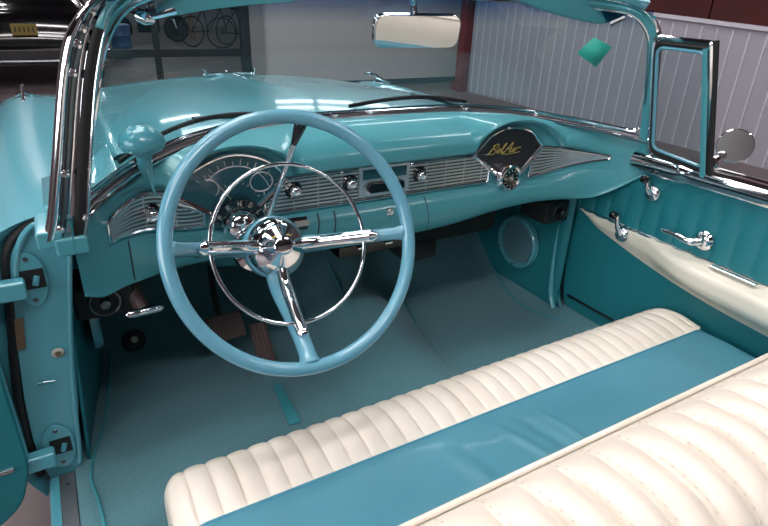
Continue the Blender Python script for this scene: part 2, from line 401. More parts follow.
# handbrake
g = MB(); h0, h1 = at(126, 315, y=.0), at(163, 307, y=.0); g.tube([h0, lerp(h0, h1, .1), lerp(h0, h1, .5), lerp(h0, h1, .9), h1], [.005,.009,.010,.009,.005], 12); hb = g.build('parking_brake_handle', 'chrome', dashb)
g = MB(); pm = at(143, 309, y=.01); g.tube([pm, at(136, 298, y=.03), at(131, 280, y=.08)], [.016,.020,.024], 12, flat=.8); g.build('parking_brake_bracket', 'rubber', dashb)

# ================================================================== pedals and column
ctr = V((-.386,-.339,.969)); e = math.radians(25.33); N = V((0,-math.cos(e),math.sin(e))); A = V((1,0,0)); B = V((0,math.sin(e),math.cos(e)))
def wp(a, b, n=0): return ctr+A*a+B*b+N*n
sw = empty('steering_wheel', (0,0,0)); sw.parent = car
RR = .2165
g = MB(); g.tube([wp(RR*math.cos(t), RR*math.sin(t)) for t in [2*PI*i/120 for i in range(120)]], .0125, 16, True); rim = g.build('rim', 'wheelplastic', sw)
angs = [math.radians(a) for a in (173.5, -4.5, -95.6)]
HD = -.135
for a in angs:
    c, s_ = math.cos(a), math.sin(a); g = MB()
    pts = spline([wp(.03*c, .03*s_, HD-.012), wp(.08*c, .08*s_, HD+.004), wp(.135*c, .135*s_, -.070), wp(.185*c, .185*s_, -.020), wp(.214*c, .214*s_, 0)], 8)
    n = len(pts); g.tube(pts, [.019-.0065*sm(0, .7, i/n)+.003*sm(.78, .9, i/n)-.008*sm(.91, 1, i/n) for i in range(n)], 14, flat=(.75 if abs(c) > .5 else 1.25)); g.build('spoke', 'wheelplastic', sw)
RH = .142
g = MB(); g.tube([wp(RH*math.cos(t), RH*math.sin(t), -.040) for t in [2*PI*i/96 for i in range(96)]], .0036, 10, True); g.build('horn_ring', 'chrome', sw)['label'] = 'thin chrome horn ring'
for a in angs:
    c, s_ = math.cos(a), math.sin(a); g = MB()
    pts = [wp(.03*c, .03*s_, HD+.020), wp(.07*c, .07*s_, HD+.036), wp(.11*c, .11*s_, -.066), wp(.142*c, .142*s_, -.040), wp(.163*c, .163*s_, -.020)]
    n = len(pts); g.tube(spline(pts, 6), [.0130*(1 if abs(c) > .5 else .66)]*(6*(n-1)-2)+[.0085,.007,.005], 12, flat=(.7 if abs(c) > .5 else 1.35)); g.build('horn_arm', 'chrome', sw)
g = MB(); g.lathe([(0,.056),(.014,.0555),(.019,.053),(.021,.050),(.038,.042),(.051,.026),(.057,.008),(.057,-.004),(.052,-.008)], wp(0,0,HD-.004), N, 48); g.build('horn_cap', 'chrome', sw)
g = MB(); g.lathe([(.050,.006),(.060,.000),(.062,-.014),(.054,-.034),(.036,-.05)], wp(0,0,HD-.004), N, 48); g.build('hub', 'wheelplastic', sw)
# crest ring on cap
g = MB(); hc = wp(0,0,HD+.043); g.tube([hc+A*a_+B*b_+N*n_ for a_, b_, n_ in ((-.026,.014,-.004),(-.012,.018,.002),(0,.014,.0062),(.012,.018,.002),(.026,.014,-.004))], .0022, 6); g.build('cap_crest', 'gold', sw)
col = empty('steering_column'); col.parent = car
g = MB(); g.tube([wp(0,0,HD-.03), wp(0,0,HD-.14), wp(0,0,-.86)], [.030,.030,.026], 24); g.build('column_tube', 'dashpaint', col)
g = MB(); g.lathe([(.032,.02),(.044,.012),(.047,0),(.044,-.012),(.032,-.018)], wp(0,0,-.305), N, 32); g.build('column_collar', 'chrome', col)
g = MB(); g.lathe([(.031,.03),(.038,.02),(.038,-.02),(.031,-.03)], wp(0,0,HD-.07), N, 32); g.build('shift_collar', 'dashpaint', col)
k0 = at(267, 222, y=-.10); k1 = at(300, 126, y=-.19); k2 = at(285, 169, y=-.16)
g = MB(); g.tube(spline([k0, lerp(k0, k2, .5), k2, lerp(k2, k1, .7)], 6), [.0075]*4+[.006]*6+[.0055]*9, 12); g.build('shift_lever', 'chrome', col)
g = MB(); q0 = lerp(k2, k1, .55); q1 = k1+ (k1-k2)*.12; g.tube([q0, lerp(q0, q1, .3), lerp(q0, q1, .85), q1], [.005,.008,.012,.009], 14); g.build('shift_knob', 'glossblack', col)
t0 = wp(-.02, .0, HD-.06)
# pedals
def pad(px, py, y, w, h, tilt, name, ribs, horiz):
    c = at(px, py, y=y); X = V((1,-.12,.10)).normalized(); Yv = V((0, math.sin(tilt), math.cos(tilt))); p = MB(); p.box(c, (w, h, .014), X, Yv); ob = p.build(name, 'rubber', car, bevel=.005)
    Z = X.cross((Yv-X*Yv.dot(X)).normalized()); Yn = (Yv-X*Yv.dot(X)).normalized(); g = MB()
    for i in range(ribs):
        t = (i+.5)/ribs-.5
        if horiz: g.tube([c+X*(t*w*.9)-Z*(-.008)-Yn*h*.42, c+X*(t*w*.9)-Z*(-.008)+Yn*h*.42], .0022, 5); g.tube([c+X*(t*w*.9)-Z*.008-Yn*h*.42, c+X*(t*w*.9)-Z*.008+Yn*h*.42], .0022, 5)
        else: g.tube([c+X*(t*w*.9)-Z*.008-Yn*h*.46, c+X*(t*w*.9)-Z*.008+Yn*h*.46], .0025, 5); g.tube([c+X*(t*w*.9)+Z*.008-Yn*h*.46, c+X*(t*w*.9)+Z*.008+Yn*h*.46], .0025, 5)
    g.build('pad_ribs', 'rubber', ob); return ob, c
bp, c = pad(222, 328, .24, .125, .075, .5, 'brake_pedal', 14, True)
g = MB(); g.tube([c+V((0,.008,.01)), c+V((0,.06,.08)), c+V((0.01,.12,.22))], .009, 8); g.build('pedal_arm', 'underdash', bp)
ap, c = pad(264, 349, .185, .050, .165, .85, 'accelerator_pedal', 4, False)
g = MB(); d0 = at(134, 340, y=.30); nn = V((0,-.8,.6)); g.lathe([(0,.010),(.026,.008),(.030,0),(.032,-.01)], d0, nn, 24); dm = g.build('dimmer_switch', 'black', car)
g = MB(); g.lathe([(0,.026),(.008,.025),(.010,.02),(.010,.0)], d0, nn, 16); g.build('switch_button', 'ivory', dm)

# headlight sensor on the dash corner
g = MB(); sc = V((-.578,-.050,1.094))
g.lathe([(0,.031),(.014,.0295),(.028,.022),(.039,.009),(.0415,-.002),(.0405,-.006),(.036,-.013),(.024,-.020),(.014,-.028),(.0135,-.06),(.0145,-.075),(.018,-.085)], sc, (0,-.10,1), 40)
se = g.build('headlight_sensor', 'paint', dashb)
g = MB(); g.tube([sc+V((.0412*math.cos(a), .0412*math.sin(a)+.0006, -.004+.0038*-math.sin(a)*0)) for a in [2*PI*i/36 for i in range(36)]], .0012, 6, True); g.build('sensor_seam', 'dashpaint', dashb)
g = MB(); g.tube([sc+V((0,-.01,-.05)), sc+V((.004,-.018,-.08)), sc+V((.008,-.028,-.10))], [.004,.006,.003], 8, flat=.6); g.build('sensor_fin', 'paint', dashb)

# ================================================================== windshield
def W(a, b):
    """a in -1..1 across, b in 0..1 up"""
    s = min(1, abs(a)); X = (.705-.095*b)*a
    yb = .15-.33*s**4; yt = -.085-.105*s**4; zb = 1.070-.05*s**3
    return V((X, lerp(yb, yt, b)+.0*b, lerp(zb, 1.345+.022*(1-s*s), b)))
ws = empty('windshield'); ws.parent = car
g = MB(); g.grid([[W(-1+2*i/64, j/16) for j in range(17)] for i in range(65)]); g.build('windshield_glass', 'glass', ws)
def outline(mx, r, lo, hi, n=40):
    """rounded outline in (a,b) space, closed"""
    asp = 2.4; pts = rpoly([(-mx*asp, lo, 0), (mx*asp, lo, 0), (mx*asp, hi, 0), (-mx*asp, hi, 0)], r, 8); out = []
    for i in range(len(pts)):
        p, q = pts[i], pts[(i+1) % len(pts)]; k = max(1, int((q-p).length/.06))
        for j in range(k): t = j/k; w = lerp(p, q, t); out.append((w.x/asp, w.y))
    return out
inn = outline(.995, [.10,.10,.30,.30], .045, .97); 
def wring(o, k):   # offset outline about its own rectangle
    return [(a*k[0], .5+(b-.5)*k[1]) for a, b in o]
g = MB(); p0 = [W(a, b)+V((0,-.004,0)) for a, b in inn]; g.tube(p0, .0045, 8, True); g.build('inner_molding', 'chrome', ws)
inn2 = wring(inn, (1.035, 1.09)); 
def wo(a, b):   # outer frame outline, square in the upper corners
    return V(W(max(-1.03, min(1.03, a)), b))
sq = []
for a, b in inn:
    sa, sb = a/.995, (b-.5075)/.4625; m_ = (abs(sa)**8+abs(sb)**8)**.125
    sq.append((sa/m_*1.02, .5075+sb/m_*.53))
g = MB(); g.grid([p0, [lerp(W(a, b), W(c, d), .5)+V((-sgn(a)*.0, -.012, .0)) for (a, b), (c, d) in zip(inn, sq)], [W(c, d)+V((0,-.006+.022*sm(.93,1,abs(c)),0)) for c, d in sq]], False, True)
g.build('windshield_frame', 'dashpaint', ws)
# lower chrome moulding with dark rubber, inside the glass base
g = MB(); g.cur = 0; rows = []
for i in range(81):
    x = -.70+1.40*i/80; y, z = yw(x), zw(x); rows.append([V((x, y-.046, z-.006)), V((x, y-.040, z+.003)), V((x, y-.024, z+.007))])
g.grid(rows); g.build('lower_molding', 'band', ws, solid=.003)
g = MB(); g.tube([V((x, yw(x)-.044, zw(x)-.001)) for x in [-.70+1.4*i/80 for i in range(81)]], .0028, 6); g.build('molding_bead', 'chrome', ws)
g = MB(); g.tube([V((x, yw(x)-.022, zw(x)+.009)) for x in [-.70+1.4*i/80 for i in range(81)]], .0022, 6); g.build('molding_bead', 'chrome', ws)
g = MB(); rows = []
for i in range(81):
    x = -.70+1.40*i/80; y, z = yw(x), zw(x); rows.append([V((x, y-.024, z+.005)), V((x, y-.010, z+.008)), V((x, y+.004, z+.012))])
g.grid(rows); g.build('glass_gasket', 'slotdark', ws, solid=.003)
# sticker
g = MB(); A0 = .80
def ws_at(px, py):
    y = 0
    for _ in range(40):
        p = at(px, py, y=y)
        b = (p.z-1.03)/.31; a = p.x/(.705-.095*b); y = .6*y+.4*W(max(-1, min(1, a)), max(0, min(1, b))).y
    return p
stk = [ws_at(*q)+V((0,-.003,0)) for q in ((593,37),(611,47),(595,67),(576,53))]
g.ngon(stk); g.build('inspection_sticker', 'sticker', ws, solid=.001)['label'] = 'green diamond-shaped sticker on glass'
# wipers (outside)
for x0, x1, x2 in ((-.62,-.28,-.36), (-.04,.33,.10)):
    g = MB(); f_ = lambda x, dz, dy: V((x, yw(x)+dy, zw(x)+dz))
    g.tube([f_(lerp(x0, x1, t), .020+.016*math.sin(t*PI), .018-.012*math.sin(t*PI)) for t in [i/12 for i in range(13)]], .0055, 8, flat=.7); w_ = g.build('wiper_blade', 'black', ws)
    g = MB(); g.tube([f_(x1+.03, -.005, .06), f_(lerp(x0, x1, .8), .02, .03), f_(lerp(x0, x1, .5), .042, .010)], .004, 6); g.build('wiper_arm', 'satin', ws)

# pillars and header
OUT = [(-.763,.985),(-.75,1.02),(-.737,1.07),(-.723,1.123),(-.701,1.211),(-.681,1.275),(-.661,1.309),(-.631,1.337),(-.585,1.359),(-.50,1.378),(-.30,1.393),(0,1.400)]
INN = [(-.700,.985),(-.690,1.02),(-.680,1.07),(-.668,1.123),(-.648,1.211),(-.633,1.262),(-.621,1.295),(-.603,1.325),(-.568,1.345),(-.49,1.358),(-.30,1.370),(0,1.375)]
O_ = spline([(x, 0, z) for x, z in OUT], 8); I_ = spline([(x, 0, z) for x, z in INN], 8)
def py_(x): return -.196+.10*(1-min(1, abs(x)/.66)**3)
def strip(u0, u1, hy, name, m, s, bulge=0, sub=3, par=None, lim=None):
    g = MB(); rows = []
    L = len(O_) if lim is None else int(len(O_)*lim)
    for k in range(L):
        o, i = O_[k], I_[k]; y = py_(o.x); r = []
        for j in range(sub+1):
            u = lerp(u0, u1, j/sub); p = lerp(o, i, u); r.append(V((p.x, y-hy-bulge*math.sin(PI*j/sub), p.z)))
        a = lerp(o, i, u0); b_ = lerp(o, i, u1)
        rows.append([V((a.x, y+.02, a.z))]+r+[V((b_.x, y+.02, b_.z))])
    g.grid(rows); return g.build(name, m, par or ws, mirror=(s > 0))
for s in (-1, 1):
    if s < 0:
        strip(0, .30, .004, 'outer_pillar_trim', 'chrome', s, .007, 5)
        strip(.27, .45, .0, 'pillar_channel', 'satin', s, .002, 3)
        strip(.42, .66, -.006, 'pillar_seal_channel', 'chrome', s, -.003, 3)
        strip(.64, .88, .003, 'rubber_seal', 'black', s, .003, 3, lim=.56)
        strip(.64, .90, .0, 'header_inner', 'dashpaint', s, .002, 3)
        strip(.88, 1.0, .004, 'inner_pillar_trim', 'chrome', s, .004, 4)
    else:
        strip(.48, .84, .003, 'outer_pillar_trim', 'chrome', s, .006, 5)
        strip(.84, 1.0, .0, 'inner_pillar_trim', 'dashpaint', s, .003, 4)
    for k in (0.05, .22, .40, .47, .53, .60) if s < 0 else ():
        g = MB(); i = int(k*(len(O_)-1)); p = lerp(O_[i], I_[i], .36); g.lathe([(0,.005),(.005,.004),(.007,0)], (p.x, py_(p.x)-.003, p.z), (0,-1,0), 12)
        g.build('pillar_screw', 'chrome', ws)
    # inboard face of pillar down from frame to strip
    g = MB(); rows = []
    for k in range(0, 60):
        p = I_[k]; b_ = max(0, (p.z-1.02)/.325); w = W(-1.01, b_); rows.append([V((p.x, py_(p.x)-.002, p.z)), lerp(V((p.x, py_(p.x), p.z)), w+V((.006,-.008,0)), .6), w+V((.004,-.006,0))])
    g.grid(rows); g.build('pillar_inner_panel', 'dashpaint', ws, mirror=(s > 0))
    # pillar foot
    if s < 0:
        g = MB(); g.prism(rpoly([(-.772,-.205,.972),(-.735,-.205,.972),(-.735,-.205,1.0),(-.772,-.205,1.0)], .005), (0,.10,0)); g.build('pillar_foot', 'paint', ws, bevel=.006)
    g = MB(); g.prism(rpoly([(s*.748,-.208,.955),(s*.700,-.208,.955),(s*.700,-.208,.986),(s*.748,-.208,.986)], .006), (0,.12,0)); g.build('pillar_foot', 'dashpaint', ws, bevel=.006)
# header top shell
g = MB(); rows = []
for i in range(49):
    x = -.60+1.2*i/48; y = py_(x); z = 1.352+.030*(1-(abs(x)/.6)**2); rows.append([V((x, y-.0, z-.006)), V((x, y-.012, z+.012)), V((x, y+.01, z+.03)), V((x, y+.06, z+.022)), V((x, y+.08, z-.004)), V((x, y+.05, z-.012))])
g.grid(rows, cv=True); g.build('header', 'paint', ws)
# sun visors
def visor(pts, y, name='sun_visor'):
    g = MB(); P = [at(a, b, y=y) for a, b in pts]; P = spline(P, 5, True); g.prism(P, (0,.018,.004)); return g.build(name, 'dashpaint', ws, bevel=.006)
visor([(158,14),(170,17),(205,11),(245,6),(300,0.5),(310,-14),(230,-22),(165,-8)], -.135)
visor([(508,-8),(522,2),(552,14),(590,23),(606,24),(630,15),(641,6),(638,-8),(600,-26),(520,-26)], -.125)
g = MB(); g.tube([at(138,16,y=-.15), at(146,19,y=-.16), at(152,20,y=-.155)], [.008,.010,.007], 12); g.tube([at(150,17,y=-.16), at(175,11,y=-.15)], .005, 8); g.build('header_latch', 'chrome', ws)
g = MB(); g.tube([at(610,24,y=-.13), at(625,17,y=-.15)], .007, 8); g.build('header_latch', 'satin', ws)
# rear-view mirror
mc = V((-.004,-.085,1.287)); 
aim = V((.18,-.93,.80))      # the mirror looks at the seat back
nrm = ((aim-mc).normalized()+(CAM-mc).normalized()).normalized()
mx_ = V((0,0,1)).cross(nrm).normalized(); 
if mx_.x < 0: mx_ = -mx_
mx_ = (mx_ + V((0,0,.02))).normalized(); mz_ = nrm.cross(mx_); 
if mz_.z < 0: mz_ = -mz_
rr = rpoly([mc-mx_*.098-mz_*.034, mc+mx_*.098-mz_*.034, mc+mx_*.098+mz_*.034, mc-mx_*.098+mz_*.034], .022)
rv = empty('rearview_mirror'); rv.parent = car
g = MB(); g.prism([p-nrm*.018 for p in rr], nrm*.018); g.build('mirror_shell', 'chrome', rv, bevel=.003)
g = MB(); g.ngon([mc+(p-mc)*.965+nrm*.0012 for p in rr]); g.build('mirror_face', 'mirror', rv)
g = MB(); g.tube([mc-nrm*.016+mz_*.0, mc-nrm*.02+V((.0,.01,.045)), at(412,-8,y=-.075)], [.009,.006,.008], 10); g.build('mirror_stem', 'chrome', rv)

# ================================================================== outer body
def fender(s):
    rows = []
    for y, dz, w in ((-.012,0,0),(.1,0,0),(.4,.0,0),(.8,0,0),(1.2,-.002,0),(1.45,-.006,-.004),(1.62,-.02,-.015),(1.74,-.05,-.03),(1.80,-.10,-.06)):
        k = sm(0, .6, y)
        pr = [(-.885-.04*0,.30),(-.925,.40),(-.940,.55),(-.940,.70),(-.925,.82),(-.895,.890),(-.86,.925),(-.82,lerp(.948,.940,k)),(-.77,lerp(.964,.945,k)),(-.72,lerp(.976,.940,k)),(-.675,lerp(.985,.938,k)),(-.635,lerp(.995,.950,k))]
        if y < .05: pr = [(lerp(a, a, 1), b) for a, b in pr]
        rows.append([V((a-w*(-1), y, b+dz*(1 if b > .5 else .3))) for a, b in [(q.x, q.y) for q in spline([(p[0], p[1], 0) for p in pr], 4)]])
    last = rows[-1]; c = V((-.79, 1.84, .66)); rows.append([lerp(p, c, .35)+V((0,.03,0)) for p in last]); rows.append([lerp(p, c, .9)+V((0,.04,0)) for p in last])
    g = MB(); g.grid(rows); return g.build('front_fender', 'paint', car, mirror=(s > 0), smooth=70)
fL, fR = fender(-1), fender(1)
fo = spline([(-.885,-.012,.30),(-.925,-.012,.40),(-.940,-.012,.55),(-.940,-.012,.70),(-.925,-.012,.82),(-.895,-.012,.890),(-.86,-.012,.925),(-.82,-.012,.948),(-.77,-.012,.964)], 4)
fi = spline([(-.875,.012,.30),(-.892,.012,.40),(-.892,.012,.55),(-.875,.012,.70),(-.856,.012,.80),(-.846,.012,.870),(-.832,.012,.908),(-.80,.012,.938),(-.77,.012,.952)], 4)
g = MB(); g.grid([fo, [lerp(a, b, .5)+V((0,-.006,0)) for a, b in zip(fo, fi)], fi, [p+V((0,.06,0)) for p in fi]]); g.build('fender_flange', 'paint', fL)
for s, f in ((-1, fL), (1, fR)):
    g = MB(); x = s*.80; g.tube(spline([(x,1.36,.940),(x,1.44,.950),(x,1.55,.966),(x,1.66,.955)], 5), [.003]+[.006]*8+[.008]*6+[.003], 8); g.tube([(x-.028,1.50,.940),(x,1.53,.950),(x+.028,1.50,.940)], .005, 8); g.build('fender_ornament', 'chrome', f)
    if s > 0:
        g = MB(); g.tube([(.80,.62,.941),(.80,.9,.941),(.80,1.36,.939)], .003, 6); g.build('fender_crest', 'paint', f)
# hood
g = MB(); rows = []
def ztopf(y): return pw(y, [(0,1.056),(.2,1.056),(.45,1.056),(.65,1.050),(.98,1.030),(1.34,1.004),(1.5,.994),(1.7,.975)])
for i in range(41):
    y = .20+1.46*i/40; w = lerp(.655, .60, sm(.3, 1.66, y)); r = []
    drop = .10*max(0, (y-1.50)/.16)**2
    for j in range(97):
        u = -1+2*j/96; x = w*u; z = ztopf(y)-.13*x*x-drop
        z += .006*math.exp(-(x/.05)**2)*sm(.5, .9, y)       # centre crease
        z -= .05*max(0, abs(u)-.93)/.07
        r.append(V((x, y, z)))
    rows.append(r)
rows.append([p+V((0,.03,-.12)) for p in rows[-1]]); rows.append([p+V((0,.0,-.25)) for p in rows[-1]])
g.grid(rows); hood = g.build('hood', 'paint', car, smooth=60)
# cowl between windshield and hood
g = MB(); rows = []
for i in range(61):
    x = -.70+1.4*i/60; ya, za = yw(x)+.0, zw(x)+.004; yb = max(.205, ya+.03); r = [V((x, lerp(ya, yb, t), lerp(za, ztopf(.2)-.13*x*x-.012, t)-.012*math.sin(PI*t))) for t in (0, .2, .5, .8, 1)]
    rows.append(r)
g.grid(rows); g.build('cowl', 'paint', car)
for s in (-1, 1):
    g = MB(); rows = []
    for i in range(17):
        y = .02+.20*i/16; rows.append([V((s*.62, y, 1.0+.03*sm(-.1,.2,y))), V((s*.68, y, .985)), V((s*.76, y, .965))])
    g.grid(rows); g.build('cowl_side', 'paint', car, solid=.004)
# hood ornament
g = MB(); g.tube(spline([(0,1.15,1.022),(0,1.25,1.018),(0,1.38,1.012),(0,1.50,1.010),(0,1.60,.995)], 5), [.002]*4+[.004]*8+[.007]*6+[.004]*3, 10); ho = g.build('hood_ornament', 'chrome', hood)
for s in (-1, 1):
    g = MB(); g.prism(rpoly([(s*.012,1.46,1.0),(s*.095,1.42,1.004),(s*.115,1.44,1.004),(s*.02,1.54,1.0)], .005), (0,0,.007)); g.prism([(s*.100,1.41,1.0),(s*.108,1.41,1.03),(s*.108,1.45,1.03),(s*.104,1.46,1.0)], (s*.006,0,0)); g.build('ornament_wing', 'chrome', hood, bevel=.002)

# ================================================================== driver side post (door opened)
yj = -.01
poly = [(-.70,.962),(-.762,.958),(-.80,.942),(-.824,.918),(-.836,.880),(-.848,.78),(-.862,.68),(-.874,.571),(-.880,.46),(-.875,.38),(-.860,.305),(-.835,.285),(-.806,.36),(-.793,.45),(-.780,.535),(-.766,.65),(-.753,.77),(-.742,.86),(-.71,.90)]
g = MB(); g.prism(rpoly([(a, yj, b) for a, b in poly], .012, 3), (0,.10,0)); post = g.build('door_hinge_post', 'paint', car, bevel=.007)
# raised lip along the outer side
def pj(px, py, y=yj-.004): return at(px, py, y=y)
# drip-rail curve on the upper area
g = MB(); g.tube(spline([pj(50,242,-.014), pj(48,228,-.014), pj(36,224,-.014), pj(22,238,-.014), pj(16,262,-.014), pj(17,285,-.014)], 6), .006, 8); g.build('post_ridge', 'paint', post)
for cx_, cz_, hw, hh in ((-.808,.838,.028,.058), (-.836,.430,.032,.060)):
    g = MB(); ol = [(cx_+hw*math.cos(t)*(1 if 1 else 1), yj-.001, cz_+hh*math.sin(t)*(1)) for t in [2*PI*i/32 for i in range(32)]]
    g.prism(ol, (0,-.005,0)); pl = g.build('hinge_cover', 'paint', post, bevel=.002)
    g = MB(); g.box((cx_+.004, yj-.006, cz_+.002), (.040,.003,.040)); g.build('hinge_opening', 'black', post)
    for q in (-1, 1):
        g = MB(); g.lathe([(0,.003),(.004,.002),(.005,0)], (cx_, yj-.006, cz_+q*.044), (0,-1,0), 10); g.build('cover_screw', 'satin', post)
    g = MB(); g.box((cx_-.043, yj-.026, cz_-.004), (.070,.030,.038), (1,.06,-.04)); g.build('door_hinge_strap', 'paint', post, bevel=.006)
    g = MB(); g.tube([(cx_+.006, yj-.010, cz_-.010), (cx_+.012, yj-.006, cz_+.008)], .006, 8); g.build('hinge_pin', 'paint', post)
g = MB(); g.prism([pj(14,319), pj(23,317), pj(26,348), pj(17,350)], (0,-.002,0)); g.build('identification_plate', 'brown', post)['label'] = 'small bare brown metal plate'
g = MB(); c = pj(58,353); g.lathe([(0,.004),(.006,.003),(.010,.002),(.012,0)], c, (0,-1,0), 20); g.build('round_emblem', 'ivory', post)
g = MB(); g.lathe([(0,.0055),(.005,.005),(.006,.003)], c, (0,-1,0), 16); g.build('emblem_center', 'brown', post)
g = MB(); g.tube([pj(36,384), pj(46,382), pj(56,381)], .002, 6); g.build('pressed_crease', 'paint', post)
g = MB(); g.tube(spline([pj(70,252), pj(70,300), pj(71,350), pj(74,400), pj(79,445), pj(80,462)], 5), .005, 8); g.build('door_opening_welt', 'paint', post)
g = MB(); g.tube([V(p)+V((0,-.004,0)) for p in spline([(-.752,-.0,.960),(-.80,0,.940),(-.830,0,.905),(-.843,0,.86),(-.856,0,.76),(-.872,0,.66),(-.884,0,.56),(-.889,0,.45),(-.884,0,.36)], 5)], .009, 8); g.build('door_weatherstrip', 'black', post)
# kick panels
for s in (-1, 1):
    xa, xb = (.775, .70) if s < 0 else (.726, .695)
    g = MB(); rows = []
    for i in range(15):
        t = i/14; y = lerp(.0, .52, t); x = s*lerp(xa-.03, xb-.0, sm(0, 1, t))
        r = []
        for j in range(9):
            z = lerp(.33, .93, j/8); xx = x + (s*.045*(1-j/8)*(1-t) if s < 0 else 0); r.append(V((xx, y, z)))
        rows.append(r)
    g.grid(rows); kp = g.build('kick_panel', 'vinyl_teal', car, solid=.006)
    yc, zc, rad = (.215, .555, .098) if s > 0 else (.24, .60, .085)
    xk = .682 if s > 0 else -.722
    g = MB(); g.lathe([(rad*.80,-.004),(rad*.82,.010),(rad*.92,.015),(rad,.010),(rad*1.02,-.006)], (xk, yc, zc), (-s,0 if s > 0 else 0,0), 48); g.build('speaker_ring', 'paint', kp)
    g = MB(); g.lathe([(0,.002),(rad*.84,.002)], (xk, yc, zc), (-s,0,0), 48); g.build('speaker_grille', 'carpet', kp)
    for i in range(6):
        g = MB(); a = 2*PI*(i+.5)/6; g.lathe([(0,.004),(.004,.003),(.005,0)], (xk-s*.012, yc+math.cos(a)*rad*.9, zc+math.sin(a)*rad*.9), (-s,0,0), 8); g.build('ring_screw', 'satin', kp)
# passenger side post strip next to the door
g = MB(); g.tube(spline([(.700,-.145,.945),(.702,-.075,.915),(.704,.0,.87),(.704,.040,.80),(.702,.050,.70),(.698,.048,.56),(.690,.030,.44),(.684,.0,.385)], 6), .009, 10); g.build('door_welt', 'paint', car)
g = MB(); g.tube(spline([(.712,-.150,.932),(.714,-.085,.900),(.716,-.02,.855),(.716,.020,.79),(.714,.028,.70),(.710,.026,.56),(.704,.008,.44),(.698,-.02,.395)], 6), .006, 10); g.build('door_welt', 'vinyl_teal', car)

# ================================================================== floor pan
def floorz(x, y):
    z = .352; 
    tun = .05+.09*sm(-.1, .5, y); z += tun*(1-sm(.04, .20, abs(x-.03)))
    if y > .34: z += (y-.34)*.98
    ed = max(0, abs(x)-.62)/.08
    if x > 0: z += .03*min(1.2, ed)**2
    return z
g = MB(); rows = []
for i in range(101):
    y = -1.45+2.10*i/100; rows.append([V((x, y, floorz(x, y))) for x in [lerp(-.818, .735, j/60) for j in range(61)]])
g.grid(rows); fl = g.build('carpet', 'carpet', car, solid=.01)
def fp(px, py, dz=.006):
    y = .1
    z = .36
    for _ in range(60):
        p = at(px, py, z=z); z = .6*z+.4*floorz(p.x, p.y)
    return V((p.x, p.y, z+dz))
g = MB(); g.tube(spline([fp(112,350), fp(109,390), fp(105,425), fp(95,455), fp(92,480), fp(100,505), fp(106,530)], 6), .0035, 8); g.build('carpet_binding', 'heel', fl)
g = MB(); g.tube(spline([fp(402,298), fp(410,312), fp(418,328)], 6), .003, 6); g.build('carpet_binding', 'heel', fl)
g = MB(); g.tube(spline([fp(328,262), fp(340,290), fp(353,318)], 6), .003, 6); g.build('carpet_binding', 'heel', fl)
g = MB(); g.tube(spline([fp(418,328), fp(430,345), fp(448,368)], 6), .003, 6); g.build('carpet_seam', 'carpet', fl)
g = MB(); g.tube(spline([fp(490,262), fp(503,286), fp(520,305), fp(545,317), fp(566,323)], 6), .004, 6); g.build('carpet_edge', 'heel', fl)
a0, a1, a2, a3 = fp(273,388,.007), fp(280,385,.007), fp(301,424,.007), fp(290,428,.007)
g = MB(); g.prism([a0, a1, a2, a3], (0,0,.003)); g.build('binding_strip', 'heel', fl)
g = MB(); g.tube([fp(243,374), fp(251,386), fp(268,381), fp(262,370)], .0025, 6); g.build('heel_pad', 'carpet', fl)
# firewall
g = MB(); rows = []
for i in range(31):
    x = -.72+1.44*i/30; rows.append([V((x, .62, .60)), V((x, .60, .75)), V((x, .50, .86)), V((x, .30, .93)), V((x, .12, .96))])
g.grid(rows); g.build('firewall', 'underdash', car, solid=.01)
g = MB(); rows = []
for i in range(31):
    x = -.70+1.40*i/30; rows.append([V((x, .33 if x < -.15 else .40, .36 if x < -.15 else .43)), V((x, .60, .66))])
# sills
for s in (-1, 1):
    g = MB(); g.box((s*.842,-.62,.325), (.062,1.22,.05)); sl = g.build('sill', 'paint', car, bevel=.01)
    g = MB(); g.box((s*.835,-.62,.353), (.032,1.20,.008)); g.build('sill_plate', 'steel', sl, bevel=.002)
    for k in range(8):
        g = MB(); g.lathe([(0,.004),(.004,.003),(.005,0)], (s*.835, -.06-.15*k, .357), (0,0,1), 8); g.build('sill_screw', 'satin', sl)

# ================================================================== opened driver door (at the left edge)
hx = -.888; ang = math.radians(4)
DX = V((-math.cos(ang), -math.sin(ang), 0)); DN = V((math.sin(ang), -math.cos(ang), 0))      # along the door, towards the interior side
def dd(u, z, n=0): return V((hx, -.055, 0))+DX*u+DN*n+V((0,0,z))
dr = empty('driver_door'); dr.parent = car
prof = [(0.0,.90),(0.0,.44),(.03,.345),(.09,.30),(1.02,.30),(1.05,.40),(1.05,.90)]
g = MB(); g.prism(rpoly([dd(u, z, -.10) for u, z in prof], .03, 4), DN*.10); g.build('door_shell', 'paint', dr, bevel=.012)
g = MB(); g.prism(rpoly([dd(u, z, .0) for u, z in [(.003,.89),(.003,.44),(.032,.35),(.09,.305),(1.0,.315),(1.03,.40),(1.03,.88)]], .03, 4), DN*.012); g.build('door_panel', 'vinyl_teal', dr, bevel=.006)
g = MB(); g.tube([dd(.03,.452,.014), dd(.4,.452,.014), dd(1.0,.452,.014)], .005, 8); g.build('lower_trim_strip', 'chrome', dr)
g = MB(); g.tube([dd(.0,.905,-.03), dd(1.05,.905,-.03)], .018, 12); g.build('window_garnish', 'chrome', dr)

